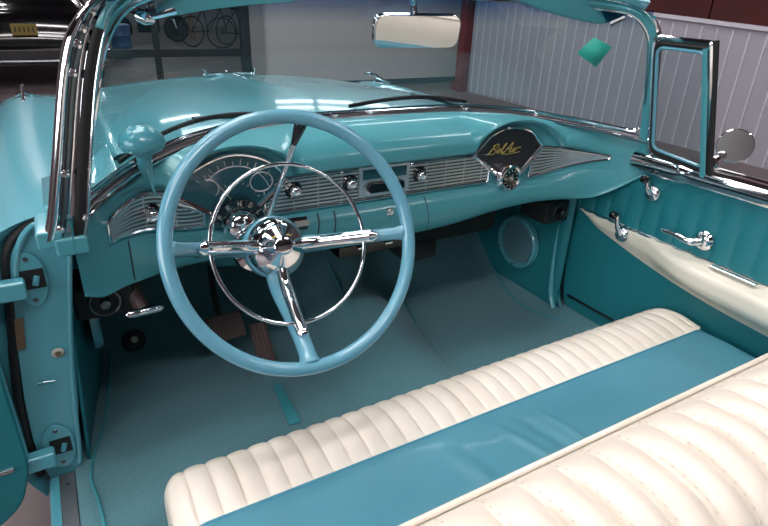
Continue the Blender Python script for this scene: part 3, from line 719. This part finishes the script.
# ================================================================== passenger door
pd = empty('passenger_door'); pd.parent = car
XD = .722
edge = spline([(XD,-.175,.950),(XD,-.09,.908),(XD,-.018,.850),(XD,.014,.785),(XD,.020,.70),(XD,.016,.56),(XD,.0,.44),(XD,-.03,.365)], 6)
def front_y(z):
    for p, q in zip(edge, edge[1:]):
        if p.z >= z >= q.z: return lerp(p.y, q.y, (p.z-z)/(p.z-q.z+1e-9))
    return edge[0].y if z > edge[0].z else edge[-1].y
# upper pleated field
ZS = lambda y: .752-.0*y       # top of sweep
g = MB(); rows = []; NY = 420
def pleat(y): 
    t = (y/.055) % 1; return .007*(abs(math.sin(PI*t))**.4)
for j in range(15):
    z = lerp(.750, .955, j/14); fy = front_y(z); rows.append([V((XD-pleat(y), y, z)) for y in [lerp(fy, -1.16, i/NY) for i in range(NY+1)]])
g.grid(rows); g.build('pleated_panel', 'vinyl_teal', pd)
g = MB(); rows = []
for j in range(13):
    z = lerp(.36, .752, j/12); fy = front_y(z); rows.append([V((XD, y, z)) for y in [lerp(fy, -1.16, i/40) for i in range(41)]])
g.grid(rows); g.build('door_panel', 'vinyl_teal', pd)
# sweep / armrest
TOP = [(-.004,.754),(-.10,.7535),(-.20,.753),(-.27,.753),(-.42,.752),(-.60,.750),(-.80,.748),(-1.02,.745)]
BOT = [(-.004,.753),(-.05,.728),(-.101,.708),(-.259,.672),(-.40,.648),(-.55,.634),(-.80,.625),(-1.02,.640)]
def sample(P, y):
    if y >= P[0][0]: return P[0][1]
    for a, b_ in zip(P, P[1:]):
        if a[0] >= y >= b_[0]: return lerp(a[1], b_[1], (a[0]-y)/(a[0]-b_[0]))
    return P[-1][1]
BS = [(p.x, p.y) for p in spline([(a, b_, 0) for a, b_ in BOT], 8)]
g = MB(); rows = []
for i in range(81):
    y = lerp(-.004, -1.0, i/80); zt_, zb_ = sample(TOP, y), sample(BS, y); k = .058*sm(-.22, -.45, y)*(1-sm(-.93, -1.0, y))+.004; r = []
    for j in range(13):
        t = j/12; z = lerp(zt_, zb_, t); bul = (min(1, t/.10) if t < .1 else 1)*(1-sm(.45, 1, t)); 
        r.append(V((XD-.002-.004*math.sin(PI*min(1, t*1.0))-k*bul, y, z-(.0 if t > .01 else 0))))
    rows.append(r)
g.grid(rows); g.build('armrest', 'sweep', pd, smooth=70)['label'] = 'cream swept armrest'
g = MB(); g.tube([(XD-.004, y, sample(TOP, y)+.003) for y in [lerp(0, -1.0, i/30) for i in range(31)]], .0035, 8); g.build('sweep_molding', 'chrome', pd)
g = MB(); g.box((XD-.030,-.525,.756), (.014,.12,.006), (1,0,0), (0,1,0)); g.build('pull_cup', 'chrome', pd, bevel=.004)
g = MB(); g.tube([(XD-.003,-.02,.440),(XD-.003,-.35,.446),(XD-.003,-1.1,.446)], .0045, 8); g.build('lower_trim_strip', 'satin', pd)
# garnish rail, stepped behind the vent window
g = MB(); rows = []
for i in range(101):
    y = lerp(-.165, -1.16, i/100); k = 1-sm(-.300, -.345, y); k2 = 1-sm(-.165, -.20, y)
    h = .030+.004*k; xx = XD-.024-.006*k; zc_ = .957
    r = []
    for j in range(11):
        a = lerp(-1.9, 1.6, j/10); r.append(V((xx+.022-.026*math.cos(a)*1.0, y, zc_-.004*0+h*math.sin(a)*.9)))
    r.append(V((XD+.035+.0, y, zc_+h*.75-.004))); r.append(V((XD+.055, y, zc_+h*.6-.008*0)))
    rows.append(r)
g.grid(rows); g.ngon(rows[0]); g.build('window_garnish', 'chrome', pd, smooth=60)
g = MB(); g.box((XD+.062,-.76,.962), (.014,.80,.012)); g.build('glass_slot_seal', 'black', pd)
g = MB(); rows = []
for i in range(41):
    y = lerp(-.35, -1.16, i/40); rows.append([V((XD+.068,y,.962)), V((XD+.075,y,.972)), V((XD+.10,y,.970)), V((XD+.115,y,.955))])
g.grid(rows); g.build('outer_belt_molding', 'chrome', pd, smooth=60)
g = MB(); rows = []
for i in range(41):
    y = lerp(.0, -1.16, i/40); rows.append([V((XD+.062,y,.945)), V((XD+.115,y,.952)), V((.90,y,.935)), V((.935,y,.86)), V((.945,y,.70)), V((.93,y,.40)), V((.89,y,.30)), V((XD+.02,y,.30)), V((XD+.004,y,.36))])
g.grid(rows); g.build('outer_door_skin', 'paint', pd, smooth=60)
# handle and cranks
def escut(c, r=.021):
    g = MB(); g.lathe([(0,.014),(r*.55,.013),(r*.8,.009),(r,.003),(r,0)], c, (-1,0,0), 28); return g
def crank(cx_, k0, name, label):
    c = V(cx_); g = escut(c, .024); g.tube(spline([c+V((-.012,0,0)), lerp(c, V(k0), .5)+V((-.022,0,0)), V(k0)+V((-.022,0,0))], 5), [.009]*5+[.007]*6, 10, flat=.7); o = g.build(name, 'chrome', pd)
    g = MB(); g.lathe([(0,.024),(.007,.023),(.012,.016),(.0125,.010),(.008,.004),(.007,-.002)], V(k0)+V((-.024,0,0)), (-1,0,0), 20); g.build('crank_knob', 'glossblack', pd); return o
crank((.712,-.243,.880), (.712,-.231,.922), 'vent_crank', '')
crank((.712,-.178,.730), (.712,-.160,.790), 'window_crank', '')
hc = V((.712,-.420,.805)); g = escut(hc, .026); g.tube(spline([hc+V((-.014,0,0)), hc+V((-.034,.022,-.004)), hc+V((-.036,.062,.0)), hc+V((-.030,.105,-.004))], 6), [.011]*6+[.008]*6+[.006]*5+[.004]*2, 10, flat=.8); g.build('inside_handle', 'chrome', pd)
# vent window
vc = [V((.618,-.205,1.286)), V((.630,-.346,1.284)), V((.712,-.384,.966)), V((.700,-.212,.985))]
vo = rpoly(vc, [.012,.003,.003,.02], 5); cen = sum(vc, V())/4
def shr(P, k): 
    return [cen+(p-cen)*k for p in P]
vi = rpoly(shr(vc, .86), .022, 5); 
g = MB(); g.tube(vo, .0065, 8, True); g.build('vent_frame', 'chrome', pd)
vm = rpoly(shr(vc, .93), [.02,.01,.01,.022], 5)
g = MB(); g.tube(vm, .0075, 8, True); g.build('vent_rubber', 'black', pd)
vi = rpoly(shr(vc, .86), .02, 5); g = MB(); g.tube([p+V((-.004,0,0)) for p in vi], .0045, 8, True); g.build('vent_inner_frame', 'wheelplastic', pd)
g = MB(); g.ngon(rpoly(shr(vc, .87), .018, 5)); g.build('vent_glass', 'ventglass', pd)
g = MB(); a_, b_ = V((.634,-.352,1.290)), V((.708,-.391,.955)); g.tube([a_, b_], .0085, 8, flat=.7); g.build('vent_post', 'black', pd)
g = MB(); a_, b_ = V((.628,-.336,1.272)), V((.700,-.374,.965)); g.tube([a_, b_], .008, 8, flat=.6); g.build('vent_post_trim', 'dashpaint', pd)
# side mirror
mcx = at(735, 146, x=.90); nm = ((CAM-mcx).normalized()+V((-.75,-.6,.10)).normalized()).normalized()
g = MB(); rM = .043*(mcx-CAM).length/1.75
g.lathe([(0,-.030),(rM*.5,-.026),(rM*.85,-.014),(rM,-.003),(rM*1.02,.001),(rM*.97,.003)], mcx, nm, 40); sm_ = g.build('side_mirror', 'chrome', car)
g = MB(); g.lathe([(0,.0022),(rM*.97,.0022)], mcx, nm, 40); g.build('side_mirror_glass', mat('dim_mirror', (.95,.93,.93,1), .15, 1), sm_)
base = V((.845, at(712,166,x=.845).y, .965)); g = MB(); g.tube(spline([mcx-nm*.024, lerp(mcx, base, .45)-nm*.02+V((0,.0,.0)), base+V((0,0,.01)), base+V((0,0,-.01))], 5), [.010]*6+[.013]*5+[.018]*5, 12); g.build('mirror_arm', 'chrome', sm_)

# ================================================================== front bench seat
seat = empty('front_seat'); seat.parent = car
XL, XR = -.668, .700
def chan(x, p=.039, d=.0065):
    t = ((x-XL)/p) % 1; return d*(abs(math.sin(PI*t))**.38)-d
def loft_seat(prof, x0, x1, n, chf, endr, jj=6):
    """prof: (y,z) list; ends rounded by shrinking towards the centre line"""
    P = spline([(0, a, b_) for a, b_ in prof], jj); cy = sum(p.y for p in P)/len(P); cz = sum(p.z for p in P)/len(P); rows = []
    for i in range(n+1):
        x = lerp(x0, x1, i/n); r = []; d = min(x-x0, x1-x); k = 0
        if d < endr: k = 1-math.sqrt(max(0, 1-((endr-d)/endr)**2))
        L = len(P)
        for q, p in enumerate(P):
            a, b_ = P[max(0, q-1)], P[min(L-1, q+1)]; t = (b_-a).normalized(); nrm_ = V((0, -t.z, t.y)); 
            if nrm_.dot(p-V((0, cy, cz))) < 0: nrm_ = -nrm_
            w = sm(0, .12, q/(L-1))*(1-sm(.93, 1, q/(L-1))) if chf else 0
            pp = p+nrm_*(chf(x)*w if chf else 0) - (p-V((0, cy, cz))).normalized()*endr*k*.9
            r.append(V((x, pp.y, pp.z)))
        rows.append(r)
    return rows
# white front bolster of the cushion
white = [(-.365,.40),(-.345,.46),(-.338,.52),(-.345,.560),(-.372,.588),(-.41,.600),(-.455,.600),(-.503,.590)]
NS = 900
def cush(prof, name, m, ch, endr, n=NS, jj=6):
    g = MB(); rows = loft_seat(prof, XL, XR, n, ch, endr, jj); g.grid(rows); return g, rows
g, rows = cush(white, '', '', chan, .045)
# rounded ends
g.ngon(rows[0]+[V((XL+.0,-.503,.40))]); g.ngon(rows[-1]+[V((XR,-.503,.40))])
g.build('cushion_bolster', 'white_vinyl', seat, smooth=75)['label'] = 'cream channel-tufted front of seat cushion'
blue = [(-.503,.590),(-.53,.592),(-.60,.596),(-.70,.592),(-.80,.578),(-.90,.56)]
def fold_(x, y): return sum(h*math.exp(-((x-x0-k*(y+.5))/w)**2) for x0, k, w, h in ((-.08,-.35,.010,.004),(-.02,-.30,.014,-.004),(.03,-.25,.010,.003),(-.20,-.3,.02,.003)))*sm(-.53,-.60,y)
def bl(x): return .004*math.sin(x*7)+.003*math.sin(x*17+1)
g = MB(); P = spline([(0, a, b_) for a, b_ in blue], 8); rows = []
for i in range(401):
    x = lerp(XL+.004, XR-.004, i/400); d = min(x-XL, XR-x); dz = -.05*(1-math.sqrt(max(0, 1-((.05-d)/.05)**2))) if d < .05 else 0
    sag = -.012*math.exp(-((x+.30)/.16)**2)-.010*math.exp(-((x-.32)/.2)**2)
    rows.append([V((x, p.y, p.z+dz+fold_(x, p.y)+(sag+.35*bl(x+p.y*1.3))*sm(-.503,-.60,p.y))) for p in P])
for rw, s in ((rows[0], -1), (rows[-1], 1)):
    pass
rows = [[p+V((0,0,-.20)) for p in rows[0]]]+rows+[[p+V((0,0,-.20)) for p in rows[-1]]]
g.grid(rows); g.build('cushion_top', 'seat_blue', seat, smooth=60)['label'] = 'blue smooth seat cushion'
g = MB(); g.tube([V((x, -.503, .5895-(.05*(1-math.sqrt(max(0, 1-((.05-min(x-XL, XR-x))/.05)**2))) if min(x-XL, XR-x) < .05 else 0))) for x in [lerp(XL+.004, XR-.004, i/120) for i in range(121)]], .003, 6); g.build('seat_piping', 'piping', seat)
g = MB(); g.box((lerp(XL, XR, .5),-.645,.445), (XR-XL-.012,.50,.19)); g.build('seat_base', 'vinyl_teal', seat, bevel=.02)
# backrest: white tufted roll, blue face below
back = [(-.842,.790),(-.845,.835),(-.853,.872),(-.870,.902),(-.902,.927),(-.95,.938),(-1.0,.928),(-1.04,.895),(-1.06,.84),(-1.065,.76)]
def chan2(x): 
    t = ((x+.03)/.049) % 1; return .016*(abs(math.sin(PI*t))**.5)-.016
g = MB(); BL, BR = -.655, .69
P = spline([(0, a, b_) for a, b_ in back], 7); L = len(P); rows = []; seams = []
for i in range(501):
    x = lerp(BL, BR, i/500); d = min(x-BL, BR-x); k = 1-math.sqrt(max(0, 1-((.10-d)/.10)**2)) if d < .10 else 0; r = []
    for q, p in enumerate(P):
        a, b_ = P[max(0, q-1)], P[min(L-1, q+1)]; t = (b_-a).normalized(); nn_ = V((0, t.z*-1, t.y)); 
        if nn_.dot(p-V((0,-.945,.80))) < 0: nn_ = -nn_
        w = sm(.37, .55, q/L); pp = p+nn_*chan2(x)*w-(p-V((0,-.945,.78))).normalized()*.10*k*.8
        r.append(V((x, pp.y, pp.z)))
    rows.append(r)
g.grid(rows); g.ngon(rows[0]); g.ngon(rows[-1]); g.build('backrest_roll', 'white_vinyl', seat, smooth=75)['label'] = 'cream tufted top roll of backrest'
q = int(L*.33)
g = MB(); g.tube([V((r[q].x, r[q].y+.003, r[q].z+.003)) for r in rows[::4]], .0035, 8); g.build('backrest_piping', 'white_vinyl', seat)
# stitching beside every channel groove
for k in range(-12, 14):
    x = -.03+.049*k
    r = rows[int(round((x+.0045-BL)/(BR-BL)*500))]; g = MB()
    for j in range(q+2, L-4, 2): g.tube([r[j], lerp(r[j], r[j+1], .5)], .0007, 4, capped=False)
    g.build('stitching', 'stitch', seat)
g = MB(); g.grid([[V((x, -.842-.05*t*t*0+.03*math.sin(PI*t)*.5, lerp(.80, .57, t))) for t in [j/8 for j in range(9)]] for x in [lerp(BL+.01, BR-.01, i/60) for i in range(61)]]); g.build('backrest_face', 'seat_blue', seat, solid=.01)
g = MB(); g.box((lerp(BL, BR, .5),-.95,.60), (BR-BL-.02,.20,.42)); g.build('backrest_core', 'vinyl_teal', seat, bevel=.02)

# rear seat, quarter panels, deck (out of frame, kept simple but real)
rs = empty('rear_seat'); rs.parent = car
g = MB(); P = spline([(0,-1.42,.40),(0,-1.40,.52),(0,-1.46,.57),(0,-1.60,.57),(0,-1.88,.54)], 5); g.grid([[V((x, p.y, p.z)) for p in P] for x in [lerp(-.60, .60, i/40) for i in range(41)]]); g.build('rear_cushion', 'seat_blue', rs, solid=.01)
g = MB(); P = spline([(0,-1.86,.52),(0,-1.90,.75),(0,-1.94,.90),(0,-2.02,.93),(0,-2.10,.90)], 5); g.grid([[V((x, p.y, p.z+chan2(x)*(1 if p.z > .7 else 0))) for p in P] for x in [lerp(-.62, .62, i/250) for i in range(251)]]); g.build('rear_backrest', 'white_vinyl', rs, solid=.01)
for s in (-1, 1):
    g = MB(); rows = []
    for i in range(33):
        y = lerp(-1.25, -3.2, i/32); k = sm(-2.2, -3.3, y); rows.append([V((s*.70,y,.36)), V((s*.72,y,.90)), V((s*.74,y,.955)), V((s*.84,y,.962)), V((s*.91,y,.92)), V((s*.94,y,.70)), V((s*.90,y,.34))])
    g.grid(rows); g.build('quarter_panel', 'paint', car, smooth=60)
g = MB(); g.grid([[V((x, y, .955-.04*(x/.7)**2-.10*sm(-2.3,-3.3,y))) for x in [lerp(-.75, .75, j/20) for j in range(21)]] for y in [lerp(-2.08, -3.25, i/20) for i in range(21)]]); g.build('rear_deck', 'paint', car, solid=.01)

# ================================================================== the hall around it
def struct(b, name, m, **k):
    o = b.build(name, m, None, **k); o['kind'] = 'structure'; return o
g = MB(); g.box((1,6,-.05), (26,34,.1)); struct(g, 'floor', 'concrete')
g = MB(); g.box((1,6,5.05), (26,34,.1)); struct(g, 'ceiling', 'ceilm')
YB = 7.1
# back wall: garage door from x=2.05 to 4.9, pilaster, open frame on the left
g = MB(); g.box((4.0,YB+.1,2.5), (4.2,.12,5)); struct(g, 'wall_back', 'plaster')
g = MB(); 
for k in range(7): g.box((3.85,YB+.02,.05+.27*k+.132), (3.6,.03,.2685))
struct(g, 'door_1', 'garage', bevel=.001)
g = MB(); g.box((1.96,YB+.06,2.5), (.20,.22,5)); struct(g, 'trim_1', 'plaster')
g = MB(); g.box((3.85,YB+.0,.04), (3.6,.02,.08)); struct(g, 'baseboard_back', 'slotdark')
glint_mat = emis('daylight_window', (.86,.93,1,1), 7)  # unseen glowing panels added to put bright streaks on the hood
for k in range(4):
    g = MB(); g.box((2.45+.76*k,YB-.0,2.20), (.66,.03,.15)); g.box((2.45+.76*k,YB-.0,2.52), (.66,.03,.10)); struct(g, 'window_%d' % (k+1), glint_mat)
# dark open frame
g = MB(); g.box((1.80,YB,2.5), (.12,.12,5)); g.box((.62,YB,1.0), (.075,.09,2.0)); g.box((-.20,YB,.525), (3.9,.08,.10)); g.box((-2.1,YB,2.5), (.12,.12,5)); g.box((-.15,YB,3.0), (3.9,.1,.12))
struct(g, 'door_2', 'darkframe', bevel=.004)
g = MB(); g.box((-6,YB+.1,2.5), (7.7,.12,5)); struct(g, 'wall_left_back', 'plaster').name = 'wall_front_left'
g = MB(); g.box((1,21,2.5), (26,.1,5)); struct(g, 'wall_far', 'plaster')
g = MB(); g.box((-9.5,6,2.5), (.1,34,5)); struct(g, 'wall_left', 'plaster')
g = MB(); g.box((1,-9,2.5), (26,.1,5)); struct(g, 'wall_rear', 'plaster')
# right: sloping ribbed wall with cap, red post, dark red panels above
XW = 5.0
def ztw(y): return 1.075+.053*y
g = MB(); g.prism([(XW,-4,0),(XW,6.1,0),(XW,6.1,ztw(6.1)),(XW,-4,ztw(-4))], (.06,0,0)); struct(g, 'wall_right', 'ribbed')
g = MB(); y = 6.0
while y > -4:
    g.box((XW-.008,y,ztw(y)/2-.01), (.014,.014,ztw(y)-.04)); y -= .16
struct(g, 'trim_2', 'seam')
g = MB(); g.prism([(XW-.03,-4,ztw(-4)),(XW-.03,6.1,ztw(6.1)),(XW-.03,6.1,ztw(6.1)+.035),(XW-.03,-4,ztw(-4)+.035)], (.09,0,0)); struct(g, 'trim_3', 'seam')
g = MB(); 
for k in range(9): g.box((XW+.10,5.4-1.16*k,3.0), (.04,1.14,4.0))
g.box((XW+.16,1,3), (.04,11,4)); struct(g, 'wall_right_upper', 'redpanel', bevel=.006)
g = MB(); g.box((XW-.03,6.22,1.6), (.16,.16,3.2)); po = struct(g, 'trim_4', 'red'); 
g = MB(); g.box((XW-.03,6.22,.06), (.24,.24,.12)); struct(g, 'trim_5', 'red')

# black parked car at far left
bc = empty('parked_car', (-.83,8,0), label='black parked car with a yellow plate behind the left windshield pillar', cat='car')
def bcp(x, y, z): return V((x+.0, y, z))
g = MB(); rows = []
for y, h, w in ((0,.52,.84),(.04,.86,.90),(.3,.95,.93),(1.0,1.0,.95),(1.3,1.22,.86),(1.7,1.42,.72),(2.6,1.44,.72),(3.2,1.1,.85),(4.2,.95,.9),(4.5,.6,.85)):
    pr = [(-w,.30),(-w-.03,.55),(-w,min(h,.9)*.92),(-w*.82,h*.985),(0,h+.03),(w*.82,h*.985),(w,min(h,.9)*.92),(w+.03,.55),(w,.30)]
    rows.append([V((q.x, y, q.y)) for q in spline([(a, b_, 0) for a, b_ in pr], 4)])
g.grid(rows); g.ngon(rows[0]); g.build('body', 'blackcar', bc, smooth=70)
g = MB(); g.tube(spline([(-.95,.05,.46),(-.90,-.08,.46),(0,-.12,.46),(.90,-.08,.46),(.95,.05,.46)], 6), .045, 10, flat=.6); g.build('bumper', 'chrome', bc)
g = MB(); g.tube([(-.9,-.03,.35),(.9,-.03,.35)], .03, 8); g.build('lower_valance', 'satin', bc)
g = MB(); g.box((-.01,-.06,.745), (.29,.01,.14)); pl = g.build('license_plate', 'plate', bc, bevel=.004)
g = MB()
for i in range(5): g.box((-.11+.05*i,-.067,.745), (.016,.003,.065))
g.build('plate_characters', 'black', pl)
for s in (-1, 1):
    g = MB(); g.lathe([(.28,-.10),(.33,-.08),(.34,0),(.33,.08),(.28,.10)], (s*.80,.75,.34), (1,0,0), 28); g.lathe([(0,.10),(.2,.09),(.28,.10)], (s*.80,.75,.34), (s,0,0), 28); g.build('tire', 'black', bc)
    g = MB(); g.lathe([(0,.03),(.07,.02),(.09,0)], (s*.72,-.03,.72), (0,-1,0), 20); g.build('lamp', 'chrome', bc)
# bicycles in the next room
def bicycle(x, y, rz, label):
    o = empty('bicycle', (x, y, 0), label=label, cat='bicycle', group='bicycles beyond the frame'); o.rotation_euler = (0,0,rz)
    for q in (-.52, .52):
        g = MB(); g.tube([(q+.33*math.cos(t), 0, .345+.33*math.sin(t)) for t in [2*PI*i/32 for i in range(32)]], .018, 6, True)
        for i in range(10): a = 2*PI*i/10; g.tube([(q,0,.345), (q+.32*math.cos(a), 0, .345+.32*math.sin(a))], .003, 4)
        g.build('wheel', 'bike', o)
    g = MB(); S_, B_, H_, R1, F1 = V((-.15,0,.85)), V((-.05,0,.33)), V((.38,0,.82)), V((-.52,0,.345)), V((.52,0,.345))
    for a, b_ in ((S_,B_),(S_,H_),(B_,H_),(B_,R1),(S_,R1),(H_,F1)): g.tube([a, b_], .016, 6)
    g.build('frame', 'bike', o)
    g = MB(); g.tube([H_, H_+V((-.02,0,.16)), H_+V((-.02,.22,.18)), H_+V((-.15,.26,.16))], .013, 6); g.tube([H_+V((-.02,0,.16)), H_+V((-.02,-.22,.18)), H_+V((-.15,-.26,.16))], .013, 6); g.build('handlebar', 'chrome', o)
    g = MB(); g.tube([S_+V((-.12,0,.05)), S_+V((0,0,.06)), S_+V((.14,0,.05))], [.06,.05,.02], 8, flat=1); g.build('saddle', 'black', o)
P1 = at(205, 47, z=0); P2 = at(236, 47, z=0)
bicycle(P1.x+.2, P1.y+.2, math.radians(25), 'dark bicycle standing left of the other beyond the open frame')
bicycle(P2.x+.1, P2.y-.4, math.radians(-8), 'dark bicycle nearest the wall corner beyond the open frame')
# blue drum and small wooden stand in the next room
p = at(124, 58, z=0); g = MB(); g.lathe([(0,0),(.17,0),(.19,.03),(.18,.20),(.19,.22),(.18,.24),(.18,.40),(.19,.42),(.18,.44),(.19,.60),(.15,.62),(0,.62)], (0,0,0), (0,0,1), 28); o = g.build('drum', 'bluedrum'); o.location = p
tag(o, 'blue drum seen through the glass beside the left pillar', 'drum')
p = at(186, 40, z=0); st = empty('stool', tuple(p), label='orange-brown wooden stool beyond the dark open frame', cat='stool')
for a in (0, 1, 2, 3):
    dx, dy = (-.15, .15)[a % 2], (-.15, .15)[a//2]; g = MB(); g.tube([(dx*1.3,dy*1.3,0), (dx,dy,.72)], .02, 6); g.build('leg', 'orange', st)
g = MB(); g.box((0,0,.74), (.42,.42,.05)); g.build('seat', 'orange', st, bevel=.01)
p = at(150, 42, z=0)
mo = empty('motorcycle', tuple(p), label='dark motorcycle parked beyond the open frame post', cat='motorcycle')
for q in (-.68, .68):
    g = MB(); g.tube([(q+.27*math.cos(t), 0, .32+.27*math.sin(t)) for t in [2*PI*i/28 for i in range(28)]], .05, 8, True); g.lathe([(.0,.03),(.06,.03),(.22,.02)], (q,0,.32), (0,-1,0), 20); g.build('wheel', 'black', mo)
g = MB(); g.tube(spline([(-.7,0,.62),(-.35,0,.72),(0,0,.66),(.25,0,.86),(.45,0,.88)], 5), [.06]*6+[.10]*5+[.13]*6+[.14]*3+[.05], 10, flat=.8); g.box((0,0,.40), (.5,.28,.34)); g.build('body', 'blackcar', mo)
g = MB(); g.tube([(.68,0,.32),(.50,0,.92)], .035, 8); g.tube([(.46,-.36,1.0),(.50,-.15,.98),(.50,.15,.98),(.46,.36,1.0)], .016, 8); g.build('fork', 'chrome', mo)

# ceiling lights
lightm = emis('fluorescent_diffuser', (1,.94,.98,1), 30)
proto = None
k = 0
for y in (-3.2, -.4, 2.4, 5.2):
    for x in (-3.2, -.2, 2.8):
        o = empty('ceiling_light', (x, y, 4.85), cat='ceiling light', group='ceiling lights', label='long white fluorescent ceiling light out of the picture'); 
        g = MB(); g.box((0,0,.05), (1.5,.36,.08)); g.build('housing', 'panelgrey', o, bevel=.01)
        g = MB(); g.box((0,0,-.0), (1.4,.26,.03)); g.build('diffuser', lightm, o)
for y in (10, 14, 18):
    for x in (-2, 2):
        o = empty('ceiling_light', (x, y, 4.85), cat='ceiling light', group='ceiling lights in next room', label='long white fluorescent ceiling light of the next room'); 
        g = MB(); g.box((0,0,.05), (1.5,.36,.08)); g.build('housing', 'panelgrey', o, bevel=.01)
        g = MB(); g.box((0,0,-.0), (1.4,.26,.03)); g.build('diffuser', lightm, o)
def area(loc, sx, sy, e_, col, rot=(0,0,0)):
    l = bpy.data.lights.new('lamp', 'AREA'); l.shape = 'RECTANGLE'; l.size = sx; l.size_y = sy; l.energy = e_; l.color = col
    o = bpy.data.objects.new('lamp', l); C.objects.link(o); o.location = loc; o.rotation_euler = rot; return o
area((-.9,1.0,4.6), 2.2, 1.2, 95, (1,.95,.92))
area((-1.5,-2.6,4.6), 2.2, 1.2, 45, (1,.95,.92))
area((-5.5,-1.6,2.3), 2.2, 5.0, 190, (.95,.97,1), (0,math.radians(-82),math.radians(8)))  # added fill from the left for footwell and dash face, no fixture there
w = bpy.data.worlds.new('world'); bpy.context.scene.world = w; w.use_nodes = True
w.node_tree.nodes['Background'].inputs[0].default_value = (.8,.85,.95,1); w.node_tree.nodes['Background'].inputs[1].default_value = .5
vs = bpy.context.scene.view_settings; vs.view_transform = 'Standard'; vs.look = 'None'; vs.gamma = 1; vs.exposure = 0
bpy.context.scene.view_settings.use_curve_mapping = False
